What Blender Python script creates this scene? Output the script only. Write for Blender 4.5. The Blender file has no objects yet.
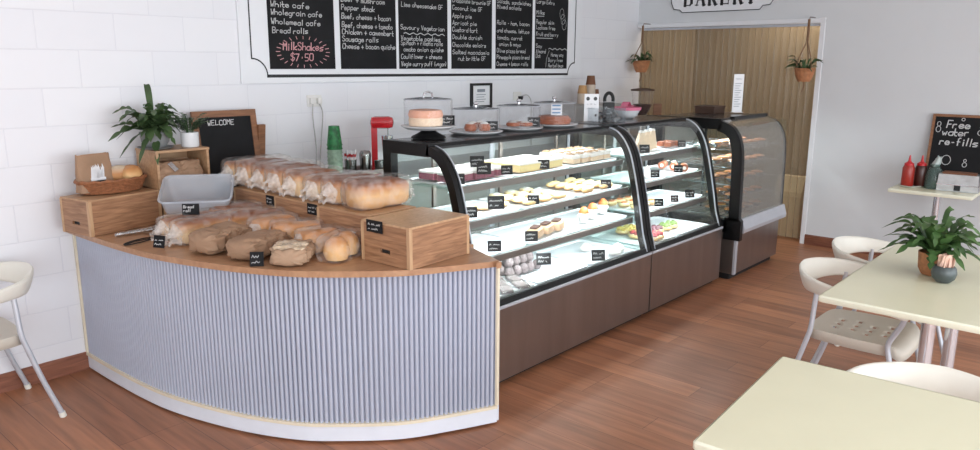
import bpy, bmesh, math, random
from mathutils import Vector, Matrix, noise
random.seed(7)
sc = bpy.context.scene
COL = sc.collection
PI = math.pi

# ------------------------------------------------------------------ helpers
def srgb(r, g, b):
    f = lambda c: (c/255/12.92) if c/255 <= .04045 else ((c/255+.055)/1.055)**2.4
    return (f(r), f(g), f(b), 1)

def link(o):
    COL.objects.link(o); return o

class MB:
    """collects shapes in one bmesh, then links them as ONE mesh object"""
    def __init__(s):
        s.bm = bmesh.new()
    def _new(s, verts, faces, M=None, mi=0):
        vs = [s.bm.verts.new(M @ Vector(v) if M is not None else Vector(v)) for v in verts]
        for f in faces:
            try:
                fc = s.bm.faces.new([vs[i] for i in f]); fc.material_index = mi
            except ValueError:
                pass
        return vs
    def box(s, c, d, rz=0, rx=0, ry=0, bev=0, mi=0):
        x, y, z = d[0]/2, d[1]/2, d[2]/2
        M = Matrix.Translation(c) @ Matrix.Rotation(rz, 4, 'Z') @ Matrix.Rotation(ry, 4, 'Y') @ Matrix.Rotation(rx, 4, 'X')
        v = [(-x,-y,-z),(x,-y,-z),(x,y,-z),(-x,y,-z),(-x,-y,z),(x,-y,z),(x,y,z),(-x,y,z)]
        f = [(0,3,2,1),(4,5,6,7),(0,1,5,4),(1,2,6,5),(2,3,7,6),(3,0,4,7)]
        vs = s._new(v, f, M, mi)
        if bev:
            es = set()
            for q in vs:
                es.update(q.link_edges)
            bmesh.ops.bevel(s.bm, geom=list(es), offset=bev, segments=2, affect='EDGES', profile=.6)
        return s
    def bb(s, x0, x1, y0, y1, z0, z1, bev=0, mi=0):
        return s.box(((x0+x1)/2,(y0+y1)/2,(z0+z1)/2), (abs(x1-x0),abs(y1-y0),abs(z1-z0)), bev=bev, mi=mi)
    def tube(s, pts, r, seg=10, cap=True, closed=False, mi=0):
        pts = [Vector(p) for p in pts]; n = len(pts)
        rs = r if isinstance(r, (list, tuple)) else [r]*n
        rings = []
        up = None
        for i, p in enumerate(pts):
            if closed:
                t = pts[(i+1) % n]-pts[i-1]
            else:
                t = pts[min(i+1,n-1)]-pts[max(i-1,0)]
            t.normalize()
            if up is None:
                up = Vector((0,0,1)) if abs(t.z) < .9 else Vector((1,0,0))
            a = t.cross(up)
            if a.length < 1e-6: a = t.cross(Vector((0,1,0)))
            a.normalize(); b = a.cross(t); b.normalize(); up = b
            rings.append([s.bm.verts.new(p+(a*math.cos(2*PI*k/seg)+b*math.sin(2*PI*k/seg))*rs[i]) for k in range(seg)])
        m = n if closed else n-1
        for i in range(m):
            A, B = rings[i], rings[(i+1) % n]
            for k in range(seg):
                f = s.bm.faces.new((A[k], A[(k+1)%seg], B[(k+1)%seg], B[k])); f.material_index = mi
        if cap and not closed:
            for R, rev in ((rings[0], False), (rings[-1], True)):
                try: 
                    f = s.bm.faces.new(R if not rev else R[::-1]); f.material_index = mi
                except ValueError: pass
        return s
    def lathe(s, prof, c=(0,0,0), seg=32, mi=0, sx=1, sy=1):
        c = Vector(c); rings = []
        for r, z in prof:
            if r < 1e-5:
                rings.append([s.bm.verts.new(c+Vector((0,0,z)))])
            else:
                rings.append([s.bm.verts.new(c+Vector((sx*r*math.cos(2*PI*k/seg), sy*r*math.sin(2*PI*k/seg), z))) for k in range(seg)])
        for A, B in zip(rings, rings[1:]):
            for k in range(seg):
                a0, a1 = A[k % len(A)], A[(k+1) % len(A)]
                b0, b1 = B[k % len(B)], B[(k+1) % len(B)]
                q = []
                for v in (a0, a1, b1, b0):
                    if v not in q: q.append(v)
                if len(q) > 2:
                    try:
                        f = s.bm.faces.new(q); f.material_index = mi
                    except ValueError: pass
        return s
    def prism(s, poly, a0, a1, axis='z', M=None, mi=0):
        """poly of 2-d points extruded along an axis: z -> (x,y), x -> (y,z), y -> (x,z)"""
        def P(p, a):
            return {'z': (p[0],p[1],a), 'x': (a,p[0],p[1]), 'y': (p[0],a,p[1])}[axis]
        n = len(poly)
        v = [P(p, a0) for p in poly]+[P(p, a1) for p in poly]
        f = [tuple(range(n))[::-1], tuple(range(n, 2*n))]+[(i, (i+1) % n, n+(i+1) % n, n+i) for i in range(n)]
        s._new(v, f, M, mi); return s
    def strip(s, inner, outer, a0, a1, axis='x', closed=False):
        """band between two polylines, extruded"""
        def P(p, a):
            return Vector({'z': (p[0],p[1],a), 'x': (a,p[0],p[1]), 'y': (p[0],a,p[1])}[axis])
        C = [[s.bm.verts.new(P(q, a)) for q, a in ((i,a0),(o,a0),(o,a1),(i,a1))] for i, o in zip(inner, outer)]
        for A, B in zip(C, C[1:]):
            for k in range(4): s.bm.faces.new((A[k],A[(k+1)%4],B[(k+1)%4],B[k]))
        s.bm.faces.new(C[0]); s.bm.faces.new(C[-1][::-1])
        return s
    def grid(s, fn, nu, nv, closeu=False, mi=0):
        V = [[s.bm.verts.new(Vector(fn(i/(nu if closeu else nu-1), j/(nv-1)))) for j in range(nv)] for i in range(nu)]
        for i in range(nu if closeu else nu-1):
            for j in range(nv-1):
                a = V[i][j]; b = V[(i+1)%nu][j]; c = V[(i+1)%nu][j+1]; d = V[i][j+1]
                try:
                    f = s.bm.faces.new((a,b,c,d)); f.material_index = mi
                except ValueError: pass
        return s
    def add_mesh(s, me, M):
        n0 = len(s.bm.verts)
        s.bm.from_mesh(me)
        s.bm.verts.ensure_lookup_table()
        for v in s.bm.verts[n0:]:
            v.co = M @ v.co
        return s
    def build(s, name, mat, parent=None, smooth=False, loc=None, rz=None, weld=True):
        bm = s.bm
        if weld: bmesh.ops.remove_doubles(bm, verts=bm.verts, dist=1e-5)
        bmesh.ops.recalc_face_normals(bm, faces=bm.faces)
        me = bpy.data.meshes.new(name)
        bm.to_mesh(me); bm.free()
        for m in (mat if isinstance(mat, (list, tuple)) else [mat]):
            me.materials.append(m)
        if smooth:
            for p in me.polygons: p.use_smooth = True
            if smooth != 'all':
                me.set_sharp_from_angle(angle=math.radians(smooth if smooth is not True else 40))
        o = link(bpy.data.objects.new(name, me))
        if parent is not None: o.parent = parent
        if loc is not None: o.location = loc
        if rz is not None: o.rotation_euler.z = rz
        return o

def tag(o, label=None, cat=None, group=None, kind=None):
    if label: o['label'] = label
    if cat: o['category'] = cat
    if group: o['group'] = group
    if kind: o['kind'] = kind
    return o
def thing(name, label, cat, loc=(0,0,0), rz=0, group=None):
    o = link(bpy.data.objects.new(name, None)); o.empty_display_size = .05
    o.location = loc; o.rotation_euler = (0,0,rz)
    return tag(o, label, cat, group)
def struct(o):
    o['kind'] = 'structure'; return o
def dup(root, loc, rz=None, label=None, group=None, rot=None):
    def cp(o, par):
        c = o.copy(); COL.objects.link(c)
        if par: c.parent = par
        for ch in list(o.children): cp(ch, c)
        return c
    r = cp(root, None)
    r.location = loc
    if rz is not None: r.rotation_euler = (root.rotation_euler.x, root.rotation_euler.y, rz)
    if rot is not None: r.rotation_euler = rot
    if label: r['label'] = label
    if group: r['group'] = group
    return r
def solid(o, t, off=-1):
    m = o.modifiers.new('thickness', 'SOLIDIFY'); m.thickness = t; m.offset = off; return o
def subd(o, n=1):
    m = o.modifiers.new('smooth', 'SUBSURF'); m.levels = n; m.render_levels = n; return o

def crom(P, n=8, closed=False):
    P = [Vector(p) for p in P]; out = []; m = len(P)
    for i in range(m if closed else m-1):
        if closed:
            a,b,c,d = P[i-1],P[i],P[(i+1)%m],P[(i+2)%m]
        else:
            a,b,c,d = P[max(i-1,0)],P[i],P[i+1],P[min(i+2,m-1)]
        for k in range(n):
            t = k/n
            out.append(.5*((2*b)+(c-a)*t+(2*a-5*b+4*c-d)*t*t+(3*b-a-3*c+d)*t**3))
    if not closed: out.append(P[-1])
    return out

# ------------------------------------------------------------------ materials
def base(name):
    m = bpy.data.materials.new(name); m.use_nodes = True
    nt = m.node_tree; b = nt.nodes['Principled BSDF']
    return m, nt, b
def N(nt, t, **kw):
    n = nt.nodes.new(t)
    for k, v in kw.items(): setattr(n, k, v)
    return n
def mat(name, rgb, rough=.5, metal=0, var=.06, scale=12, bump=0, bscale=60, stretch=None, spec=None, coat=0):
    m, nt, b = base(name)
    c = srgb(*rgb)
    tc = N(nt, 'ShaderNodeTexCoord'); mp = N(nt, 'ShaderNodeMapping')
    nt.links.new(tc.outputs['Object'], mp.inputs['Vector'])
    if stretch: mp.inputs['Scale'].default_value = stretch
    nz = N(nt, 'ShaderNodeTexNoise'); nz.inputs['Scale'].default_value = scale; nz.inputs['Detail'].default_value = 4
    nt.links.new(mp.outputs['Vector'], nz.inputs['Vector'])
    cr = N(nt, 'ShaderNodeValToRGB')
    cr.color_ramp.elements[0].position = .3; cr.color_ramp.elements[1].position = .7
    cr.color_ramp.elements[0].color = (*[max(0, x*(1-var)) for x in c[:3]], 1)
    cr.color_ramp.elements[1].color = (*[min(1, x*(1+var)) for x in c[:3]], 1)
    nt.links.new(nz.outputs['Fac'], cr.inputs['Fac'])
    nt.links.new(cr.outputs['Color'], b.inputs['Base Color'])
    b.inputs['Roughness'].default_value = rough; b.inputs['Metallic'].default_value = metal
    if spec is not None: b.inputs['Specular IOR Level'].default_value = spec
    if coat: b.inputs['Coat Weight'].default_value = coat
    if bump:
        n2 = N(nt, 'ShaderNodeTexNoise'); n2.inputs['Scale'].default_value = bscale
        nt.links.new(mp.outputs['Vector'], n2.inputs['Vector'])
        bp = N(nt, 'ShaderNodeBump'); bp.inputs['Strength'].default_value = bump; bp.inputs['Distance'].default_value = .01
        nt.links.new(n2.outputs['Fac'], bp.inputs['Height']); nt.links.new(bp.outputs['Normal'], b.inputs['Normal'])
    return m
def glass(name, tint=(250,255,253), refl=1.0, rough=.02, haze=0, hazecol=(235,238,240), ior=1.3, hv=.5, hs=(30,30,30)):
    """thin clear sheet: lets light through, mirrors by Fresnel, optional milky share"""
    m, nt, b = base(name); nt.nodes.remove(b)
    out = nt.nodes['Material Output']
    tr = N(nt, 'ShaderNodeBsdfTransparent'); tr.inputs['Color'].default_value = srgb(*tint)
    gl = N(nt, 'ShaderNodeBsdfGlossy'); gl.inputs['Roughness'].default_value = rough
    fr = N(nt, 'ShaderNodeFresnel'); ge = N(nt, 'ShaderNodeNewGeometry')     # thin sheet: the same mirror share from both sides
    mi_ = N(nt, 'ShaderNodeMapRange'); mi_.inputs[3].default_value = ior; mi_.inputs[4].default_value = 1/ior
    nt.links.new(ge.outputs['Backfacing'], mi_.inputs[0]); nt.links.new(mi_.outputs[0], fr.inputs['IOR'])
    mu = N(nt, 'ShaderNodeMath', operation='MULTIPLY'); mu.inputs[1].default_value = refl
    nt.links.new(fr.outputs[0], mu.inputs[0])
    mx = N(nt, 'ShaderNodeMixShader'); nt.links.new(mu.outputs[0], mx.inputs[0])
    last = tr
    if haze:
        df = N(nt, 'ShaderNodeBsdfDiffuse'); df.inputs['Color'].default_value = srgb(*hazecol)
        m2 = N(nt, 'ShaderNodeMixShader'); m2.inputs[0].default_value = haze
        nz = N(nt, 'ShaderNodeTexNoise'); nz.inputs['Scale'].default_value = 1
        tc = N(nt, 'ShaderNodeTexCoord'); mp = N(nt, 'ShaderNodeMapping'); mp.inputs['Scale'].default_value = hs
        nt.links.new(tc.outputs['Object'], mp.inputs['Vector']); nt.links.new(mp.outputs['Vector'], nz.inputs['Vector'])
        mr = N(nt, 'ShaderNodeMapRange'); mr.inputs[1].default_value = .35; mr.inputs[2].default_value = .7
        mr.inputs[3].default_value = haze*(1-hv); mr.inputs[4].default_value = min(1, haze*(1+hv))
        nt.links.new(nz.outputs['Fac'], mr.inputs[0]); nt.links.new(mr.outputs[0], m2.inputs[0])
        nt.links.new(tr.outputs[0], m2.inputs[1]); nt.links.new(df.outputs[0], m2.inputs[2]); last = m2
    nt.links.new(last.outputs[0], mx.inputs[1]); nt.links.new(gl.outputs[0], mx.inputs[2])
    nt.links.new(mx.outputs[0], out.inputs['Surface'])
    return m
def emit(name, rgb, st):
    m, nt, b = base(name)
    b.inputs['Emission Color'].default_value = srgb(*rgb); b.inputs['Emission Strength'].default_value = st
    b.inputs['Base Color'].default_value = srgb(*rgb)
    return m
def wood(name, c1, c2, rough=.45, axis=(1.5,14,14), scale=3.5, var2=None):
    m, nt, b = base(name)
    tc = N(nt, 'ShaderNodeTexCoord'); mp = N(nt, 'ShaderNodeMapping'); mp.inputs['Scale'].default_value = axis
    nt.links.new(tc.outputs['Object'], mp.inputs['Vector'])
    nz = N(nt, 'ShaderNodeTexNoise'); nz.inputs['Scale'].default_value = scale; nz.inputs['Detail'].default_value = 6; nz.inputs['Distortion'].default_value = .6
    nt.links.new(mp.outputs['Vector'], nz.inputs['Vector'])
    cr = N(nt, 'ShaderNodeValToRGB'); e = cr.color_ramp.elements
    e[0].position = .32; e[0].color = srgb(*c1); e[1].position = .68; e[1].color = srgb(*c2)
    nt.links.new(nz.outputs['Fac'], cr.inputs['Fac']); nt.links.new(cr.outputs['Color'], b.inputs['Base Color'])
    b.inputs['Roughness'].default_value = rough
    return m
def zramp(name, stops, rough=.6, bump=.25, bscale=45, gen=True, noise_amt=.18):
    """colour by height through the object (crusts): stops = [(pos, rgb)...]"""
    m, nt, b = base(name)
    tc = N(nt, 'ShaderNodeTexCoord'); sp = N(nt, 'ShaderNodeSeparateXYZ')
    nt.links.new(tc.outputs['Generated'], sp.inputs[0])
    nz = N(nt, 'ShaderNodeTexNoise'); nz.inputs['Scale'].default_value = 18; nz.inputs['Detail'].default_value = 5
    nt.links.new(tc.outputs['Object'], nz.inputs['Vector'])
    ma = N(nt, 'ShaderNodeMath', operation='MULTIPLY_ADD'); ma.inputs[1].default_value = noise_amt; 
    su = N(nt, 'ShaderNodeMath', operation='SUBTRACT'); su.inputs[1].default_value = noise_amt*.5
    nt.links.new(nz.outputs['Fac'], ma.inputs[0]); nt.links.new(sp.outputs['Z'], ma.inputs[2])
    nt.links.new(ma.outputs[0], su.inputs[0])
    cr = N(nt, 'ShaderNodeValToRGB'); e = cr.color_ramp.elements
    while len(e) < len(stops): e.new(.5)
    for i, (p, c) in enumerate(stops):
        e[i].position = p; e[i].color = srgb(*c)
    nt.links.new(su.outputs[0], cr.inputs['Fac']); nt.links.new(cr.outputs['Color'], b.inputs['Base Color'])
    b.inputs['Roughness'].default_value = rough
    if bump:
        bp = N(nt, 'ShaderNodeBump'); bp.inputs['Strength'].default_value = bump; bp.inputs['Distance'].default_value = .01
        n2 = N(nt, 'ShaderNodeTexNoise'); n2.inputs['Scale'].default_value = bscale
        nt.links.new(tc.outputs['Object'], n2.inputs['Vector']); nt.links.new(n2.outputs['Fac'], bp.inputs['Height'])
        nt.links.new(bp.outputs['Normal'], b.inputs['Normal'])
    return m

def block_wall():
    m, nt, b = base('painted_blocks')
    tc = N(nt, 'ShaderNodeTexCoord'); sp = N(nt, 'ShaderNodeSeparateXYZ'); cb = N(nt, 'ShaderNodeCombineXYZ')
    nt.links.new(tc.outputs['Object'], sp.inputs[0])
    ax = N(nt, 'ShaderNodeMath', operation='ADD'); ax.inputs[1].default_value = 8.0+.244-.2
    az = N(nt, 'ShaderNodeMath', operation='ADD'); az.inputs[1].default_value = .011
    nt.links.new(sp.outputs['X'], ax.inputs[0]); nt.links.new(sp.outputs['Z'], az.inputs[0])
    nt.links.new(ax.outputs[0], cb.inputs['X']); nt.links.new(az.outputs[0], cb.inputs['Y'])
    br = N(nt, 'ShaderNodeTexBrick'); br.offset = .5; br.inputs['Scale'].default_value = 1
    br.inputs['Brick Width'].default_value = .4; br.inputs['Row Height'].default_value = .2
    br.inputs['Mortar Size'].default_value = .0035; br.inputs['Mortar Smooth'].default_value = .6
    br.inputs['Color1'].default_value = srgb(231,231,234); br.inputs['Color2'].default_value = srgb(228,228,232); br.inputs['Mortar'].default_value = srgb(222,222,227)
    nt.links.new(cb.outputs[0], br.inputs['Vector'])
    nz = N(nt, 'ShaderNodeTexNoise'); nz.inputs['Scale'].default_value = 90
    nt.links.new(tc.outputs['Object'], nz.inputs['Vector'])
    ad = N(nt, 'ShaderNodeMath', operation='MULTIPLY_ADD'); ad.inputs[1].default_value = -1.0
    mn = N(nt, 'ShaderNodeMath', operation='MULTIPLY'); mn.inputs[1].default_value = .12
    nt.links.new(nz.outputs['Fac'], mn.inputs[0])
    nt.links.new(br.outputs['Fac'], ad.inputs[0]); nt.links.new(mn.outputs[0], ad.inputs[2])
    bp = N(nt, 'ShaderNodeBump'); bp.inputs['Strength'].default_value = .3; bp.inputs['Distance'].default_value = .005
    nt.links.new(ad.outputs[0], bp.inputs['Height']); nt.links.new(bp.outputs['Normal'], b.inputs['Normal'])
    nt.links.new(br.outputs['Color'], b.inputs['Base Color']); b.inputs['Roughness'].default_value = .45
    return m
def floor_mat():
    m, nt, b = base('timber_vinyl_floor')
    tc = N(nt, 'ShaderNodeTexCoord'); sp = N(nt, 'ShaderNodeSeparateXYZ'); cb = N(nt, 'ShaderNodeCombineXYZ')
    nt.links.new(tc.outputs['Object'], sp.inputs[0])
    ax = N(nt, 'ShaderNodeMath', operation='ADD'); ax.inputs[1].default_value = 16.0-.155+.16
    nt.links.new(sp.outputs['X'], ax.inputs[0])
    ay = N(nt, 'ShaderNodeMath', operation='ADD'); ay.inputs[1].default_value = 12.3
    nt.links.new(sp.outputs['Y'], ay.inputs[0])
    nt.links.new(ay.outputs[0], cb.inputs['X']); nt.links.new(ax.outputs[0], cb.inputs['Y'])
    br = N(nt, 'ShaderNodeTexBrick'); br.offset = .37; br.offset_frequency = 3; br.inputs['Scale'].default_value = 1
    br.inputs['Brick Width'].default_value = 1.25; br.inputs['Row Height'].default_value = .16
    br.inputs['Mortar Size'].default_value = .0018; br.inputs['Mortar Smooth'].default_value = .3; br.inputs['Bias'].default_value = 0
    br.inputs['Color1'].default_value = srgb(172,117,84); br.inputs['Color2'].default_value = srgb(146,97,69); br.inputs['Mortar'].default_value = srgb(108,70,52)
    nt.links.new(cb.outputs[0], br.inputs['Vector'])
    mp = N(nt, 'ShaderNodeMapping'); mp.inputs['Scale'].default_value = (11, .8, 1)
    nt.links.new(tc.outputs['Object'], mp.inputs['Vector'])
    nz = N(nt, 'ShaderNodeTexNoise'); nz.inputs['Scale'].default_value = 2.2; nz.inputs['Detail'].default_value = 6; nz.inputs['Distortion'].default_value = .4
    nt.links.new(mp.outputs['Vector'], nz.inputs['Vector'])
    cr = N(nt, 'ShaderNodeValToRGB'); e = cr.color_ramp.elements
    e[0].position = .3; e[0].color = (.74,.74,.74,1); e[1].position = .72; e[1].color = (1.25,1.22,1.2,1)
    nt.links.new(nz.outputs['Fac'], cr.inputs['Fac'])
    mx = N(nt, 'ShaderNodeMix', data_type='RGBA', blend_type='MULTIPLY'); mx.inputs[0].default_value = 1
    nt.links.new(br.outputs['Color'], mx.inputs[6]); nt.links.new(cr.outputs['Color'], mx.inputs[7])
    nt.links.new(mx.outputs[2], b.inputs['Base Color'])
    b.inputs['Roughness'].default_value = .42
    bp = N(nt, 'ShaderNodeBump'); bp.inputs['Strength'].default_value = .15; bp.inputs['Distance'].default_value = .003
    nt.links.new(nz.outputs['Fac'], bp.inputs['Height']); nt.links.new(bp.outputs['Normal'], b.inputs['Normal'])
    return m

M = {}
M['blocks'] = block_wall(); M['floor'] = floor_mat()
M['plaster'] = mat('grey_white_plaster', (212,214,216), .6, var=.015, scale=3)
M['ceiling'] = mat('ceiling_white', (235,235,235), .7, var=.01)
M['trim'] = mat('white_trim_paint', (226,227,230), .4, var=.01)
M['skirt'] = wood('timber_skirting', (118,72,55), (150,98,76), .4)
M['skirtx'] = wood('timber_skirting_side', (104,62,46), (132,84,64), .4, axis=(14,1.5,14))
M['blackboard'] = mat('chalkboard_black', (25,25,27), .7, var=.25, scale=6, spec=.25)
M['chalk'] = mat('white_chalk', (206,206,206), .8, var=.05)
M['chalkpink'] = mat('pink_chalk', (214,160,162), .8, var=.05)
M['boardwhite'] = mat('sign_white', (230,231,234), .35, var=.01)
M['ink'] = mat('black_paint', (22,22,24), .4, var=.05)
M['counterwood'] = wood('counter_timber', (164,122,92), (184,142,108), .32, axis=(3,8,8))
M['crate'] = wood('acacia_crate', (130,92,66), (176,132,98), .45, axis=(2,16,22))
M['crate2'] = wood('acacia_crate_light', (168,130,96), (192,154,118), .45, axis=(2,14,14))
M['cratey'] = wood('acacia_crate_end', (132,94,66), (174,130,96), .45, axis=(16,2,22))
M['crateedge'] = wood('crate_edge_pine', (180,144,108), (200,164,128), .45, axis=(16,16,2))
M['corr'] = mat('corrugated_lilac_grey', (180,185,200), .4, metal=.1, var=.03, scale=3)
M['kick'] = mat('kickboard_white', (222,226,234), .35, var=.03)
M['creamtrim'] = mat('cream_edge_trim', (228,216,192), .4, var=.04)
M['steel'] = mat('brushed_stainless', (158,150,146), .34, metal=.9, var=.07, scale=5, stretch=(1,1,.15))
M['steel_floor_tint'] = mat('stainless_floor_reflection', (150,138,132), .3, metal=.85, var=.08, scale=4, stretch=(2.2,1,.25))  # stainless with the brown floor reflection put into its colour
M['alum'] = mat('satin_aluminium', (198,202,210), .32, metal=.35, var=.03)
M['chrome'] = mat('chrome', (218,219,224), .12, metal=.75, var=.01)
M['blackgloss'] = mat('black_gloss_frame', (16,16,17), .32, spec=.3, var=.1)
M['blackmatte'] = mat('black_matte', (28,28,29), .6, var=.1)
M['casetop'] = mat('case_top_dark_grey', (64,63,64), .2, var=.05)
M['caseglass'] = glass('case_glass', (252,254,253), .9, .01, ior=1.35)
M['caseside'] = glass('case_side_glass', (248,252,251), .9, .01, ior=1.35)
M['smokeglass'] = glass('warmer_front_glass', (226,226,224), .9, .04, haze=.22, hazecol=(190,186,180), ior=1.3, hv=.2)
M['dome'] = glass('dome_acrylic', (252,252,253), .9, .02, ior=1.3, haze=.04)
M['shelfglass'] = glass('shelf_glass', (240,248,246), .8, .02, ior=1.3)
M['tub'] = glass('frosted_tub', (240,242,245), .6, .3, haze=.34, hazecol=(234,238,244), hv=.05, hs=(4,4,4))
M['bag'] = glass('clear_bread_bag', (253,252,250), .9, .16, haze=.10, hazecol=(255,252,250), ior=1.25, hv=.95, hs=(26,26,26))
M['bagtail'] = glass('gathered_bread_bag', (253,252,250), .5, .3, haze=.42, hazecol=(250,246,242), ior=1.25, hv=.4)
M['acrylic'] = glass('clear_acrylic', (244,246,247), .9, .03, haze=.05)
M['pvc'] = glass('tinted_pvc_strip', (232,224,208), 1.0, .16, haze=.36, hazecol=(168,154,132), ior=1.3, hv=.14, hs=(1,30,.5))
M['led'] = emit('led_strip', (236,246,255), 9)
M['caseinner'] = mat('case_inner_white', (226,232,234), .4, var=.02)
M['tray'] = mat('white_melamine_tray', (240,242,246), .3, var=.01)
M['chairplastic'] = mat('cream_white_plastic', (228,225,214), .42, var=.015)
M['chairplastic_shade'] = mat('cream_white_plastic_shaded', (202,195,182), .5, var=.03)  # chair plastic again, the shade on the seat put into its colour
M['tabletop'] = mat('cream_laminate', (227,225,196), .28, var=.018, scale=5)
M['tableedge'] = mat('cream_table_edging', (236,236,214), .3, var=.01)
M['kraft'] = mat('kraft_paper', (158,126,100), .75, var=.1, scale=9, bump=.3, bscale=35)
M['kraftlight'] = mat('kraft_paper_light', (172,142,116), .75, var=.08, bump=.3, bscale=30)
M['wicker'] = mat('wicker_brown', (146,94,62), .6, var=.25, scale=60)
M['leaf'] = mat('fern_leaf', (66,88,52), .5, var=.4, scale=8)
M['leaf2'] = mat('fern_leaf_fine', (74,98,66), .55, var=.35, scale=20)
M['leafbright'] = mat('table_fern_leaf', (68,98,52), .45, var=.42, scale=9)
M['soil'] = mat('potting_soil', (52,40,32), .9, var=.3, scale=60)
M['concrete'] = mat('grey_concrete_pot', (140,142,142), .7, var=.08)
M['whitepot'] = mat('white_ceramic', (226,228,230), .25, var=.01)
M['terra'] = mat('terracotta_basket_pot', (172,116,78), .7, var=.2, scale=40)
M['darkpot'] = mat('dark_green_grey_pot', (72,80,80), .3, var=.08)
M['red'] = mat('mixer_red', (190,26,36), .22, var=.03)
M['redsauce'] = mat('red_sauce_bottle', (158,44,34), .3, var=.08)
M['rednozzle'] = mat('red_nozzle', (186,30,38), .35, var=.03)
M['darksauce'] = mat('dark_sauce_bottle', (66,30,24), .3, var=.08)
M['pale'] = mat('pale_plastic_tray', (206,204,196), .4, var=.02)
M['greenglass'] = glass('grey_green_glass', (176,198,190), 1, .05, haze=.34, hazecol=(124,146,140), ior=1.4, hv=.15)
M['cling'] = mat('crumpled_grey_wrap', (176,186,182), .35, var=.1, bump=.6, bscale=50)
M['greencup'] = mat('green_leaf_cup', (38,112,62), .5, var=.6, scale=40)
M['palecup'] = mat('pale_green_cup', (150,176,154), .5, var=.2, scale=50)
M['cuptan'] = mat('kraft_cup', (190,146,98), .7, var=.06)
M['cupbrown'] = mat('brown_cup', (118,76,52), .7, var=.06)
M['cuppale'] = mat('pale_cup_sleeve', (202,186,170), .7, var=.05)
M['greybox'] = mat('machine_grey', (158,154,150), .45, var=.03)
M['pink'] = mat('pink_plastic', (222,120,150), .4, var=.04)
M['beans'] = mat('coffee_beans', (66,38,28), .5, var=.5, scale=90, bump=.6, bscale=120)
M['paper'] = mat('white_paper', (236,236,238), .6, var=.01)
M['greyink'] = mat('grey_print', (138,142,150), .7, var=.1)
M['darkwood'] = mat('dark_brown_timber', (72,50,38), .5, var=.15)
M['brownwood'] = wood('brown_frame_timber', (118,78,52), (148,102,70), .5)
M['hallwall'] = wood('hallway_ply', (164,148,126), (169,153,131), .6, axis=(1,3,.12), scale=1)
M['bin'] = mat('beige_bin', (232,214,186), .5, var=.03)
M['rope'] = mat('jute_rope', (120,92,70), .9, var=.2, scale=80)
M['socket'] = mat('white_socket_plastic', (226,224,220), .4, var=.01)
M['cable'] = mat('grey_cable', (176,174,172), .5, var=.02)
M['foil'] = mat('foil_silver', (205,206,208), .2, metal=.9, var=.05, bump=.5, bscale=60)
M['steelcup'] = mat('steel_cup', (150,148,146), .22, metal=1, var=.05)
M['benchtop'] = mat('bench_laminate', (176,176,178), .4, var=.02)
M['crust'] = zramp('loaf_crust', [(.0,(200,154,106)),(.5,(222,180,130)),(.74,(190,132,84)),(.9,(134,82,52))], .6)
M['crustpale'] = zramp('pale_loaf_crust', [(.0,(216,182,138)),(.55,(232,202,158)),(.78,(200,148,102)),(.92,(150,98,68))], .6)
M['roll'] = zramp('roll_crust', [(.0,(226,188,138)),(.5,(226,180,124)),(.85,(200,140,86))], .55)
M['crusty'] = zramp('rustic_crust', [(.0,(196,150,100)),(.6,(188,132,84)),(.95,(224,204,176))], .75, bump=.5)
M['floury'] = mat('floury_crust', (222,200,170), .8, var=.3, scale=30, bump=.5, bscale=60)
M['danish'] = zramp('danish_pastry', [(.0,(206,160,104)),(.55,(226,190,130)),(.9,(240,222,176))], .45)
M['yellow'] = mat('yellow_custard_pastry', (236,214,150), .4, var=.12, scale=30)
M['sliceY'] = mat('vanilla_slice', (240,220,160), .5, var=.06)
M['icing'] = mat('white_icing', (246,242,236), .45, var=.02)
M['berry'] = mat('berry_slice', (142,82,96), .5, var=.2, scale=30)
M['caramel'] = mat('caramel_icing', (204,170,136), .45, var=.06)
M['choc'] = mat('chocolate', (78,52,42), .45, var=.2, scale=30)
M['orange'] = mat('orange_icing', (214,116,58), .45, var=.12, scale=30)
M['lam'] = mat('lamington_grey_brown', (128,116,116), .8, var=.2, scale=60, bump=.7, bscale=110)
M['cakepink'] = mat('orange_pink_cake', (226,166,136), .6, var=.08, scale=20)
M['cakecream'] = mat('cream_sponge', (232,206,176), .7, var=.08, scale=40)
M['cakechoc'] = mat('brown_glazed_cake', (164,92,58), .4, var=.25, scale=30)
M['fruitred'] = mat('red_fruit', (176,52,58), .35, var=.25, scale=30)
M['fruityellow'] = mat('yellow_fruit', (222,190,96), .4, var=.15, scale=30)
M['fruitgreen'] = mat('green_fruit', (116,142,74), .4, var=.2, scale=30)
M['purplecake'] = mat('dark_berry_cake', (104,62,72), .45, var=.2, scale=30)
M['sugar'] = mat('pink_sugar_sticks', (232,192,172), .6, var=.12, scale=60)
M['pie'] = zramp('pie_crust', [(.0,(196,136,80)),(.6,(206,146,88)),(.95,(164,98,54))], .5)

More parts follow.
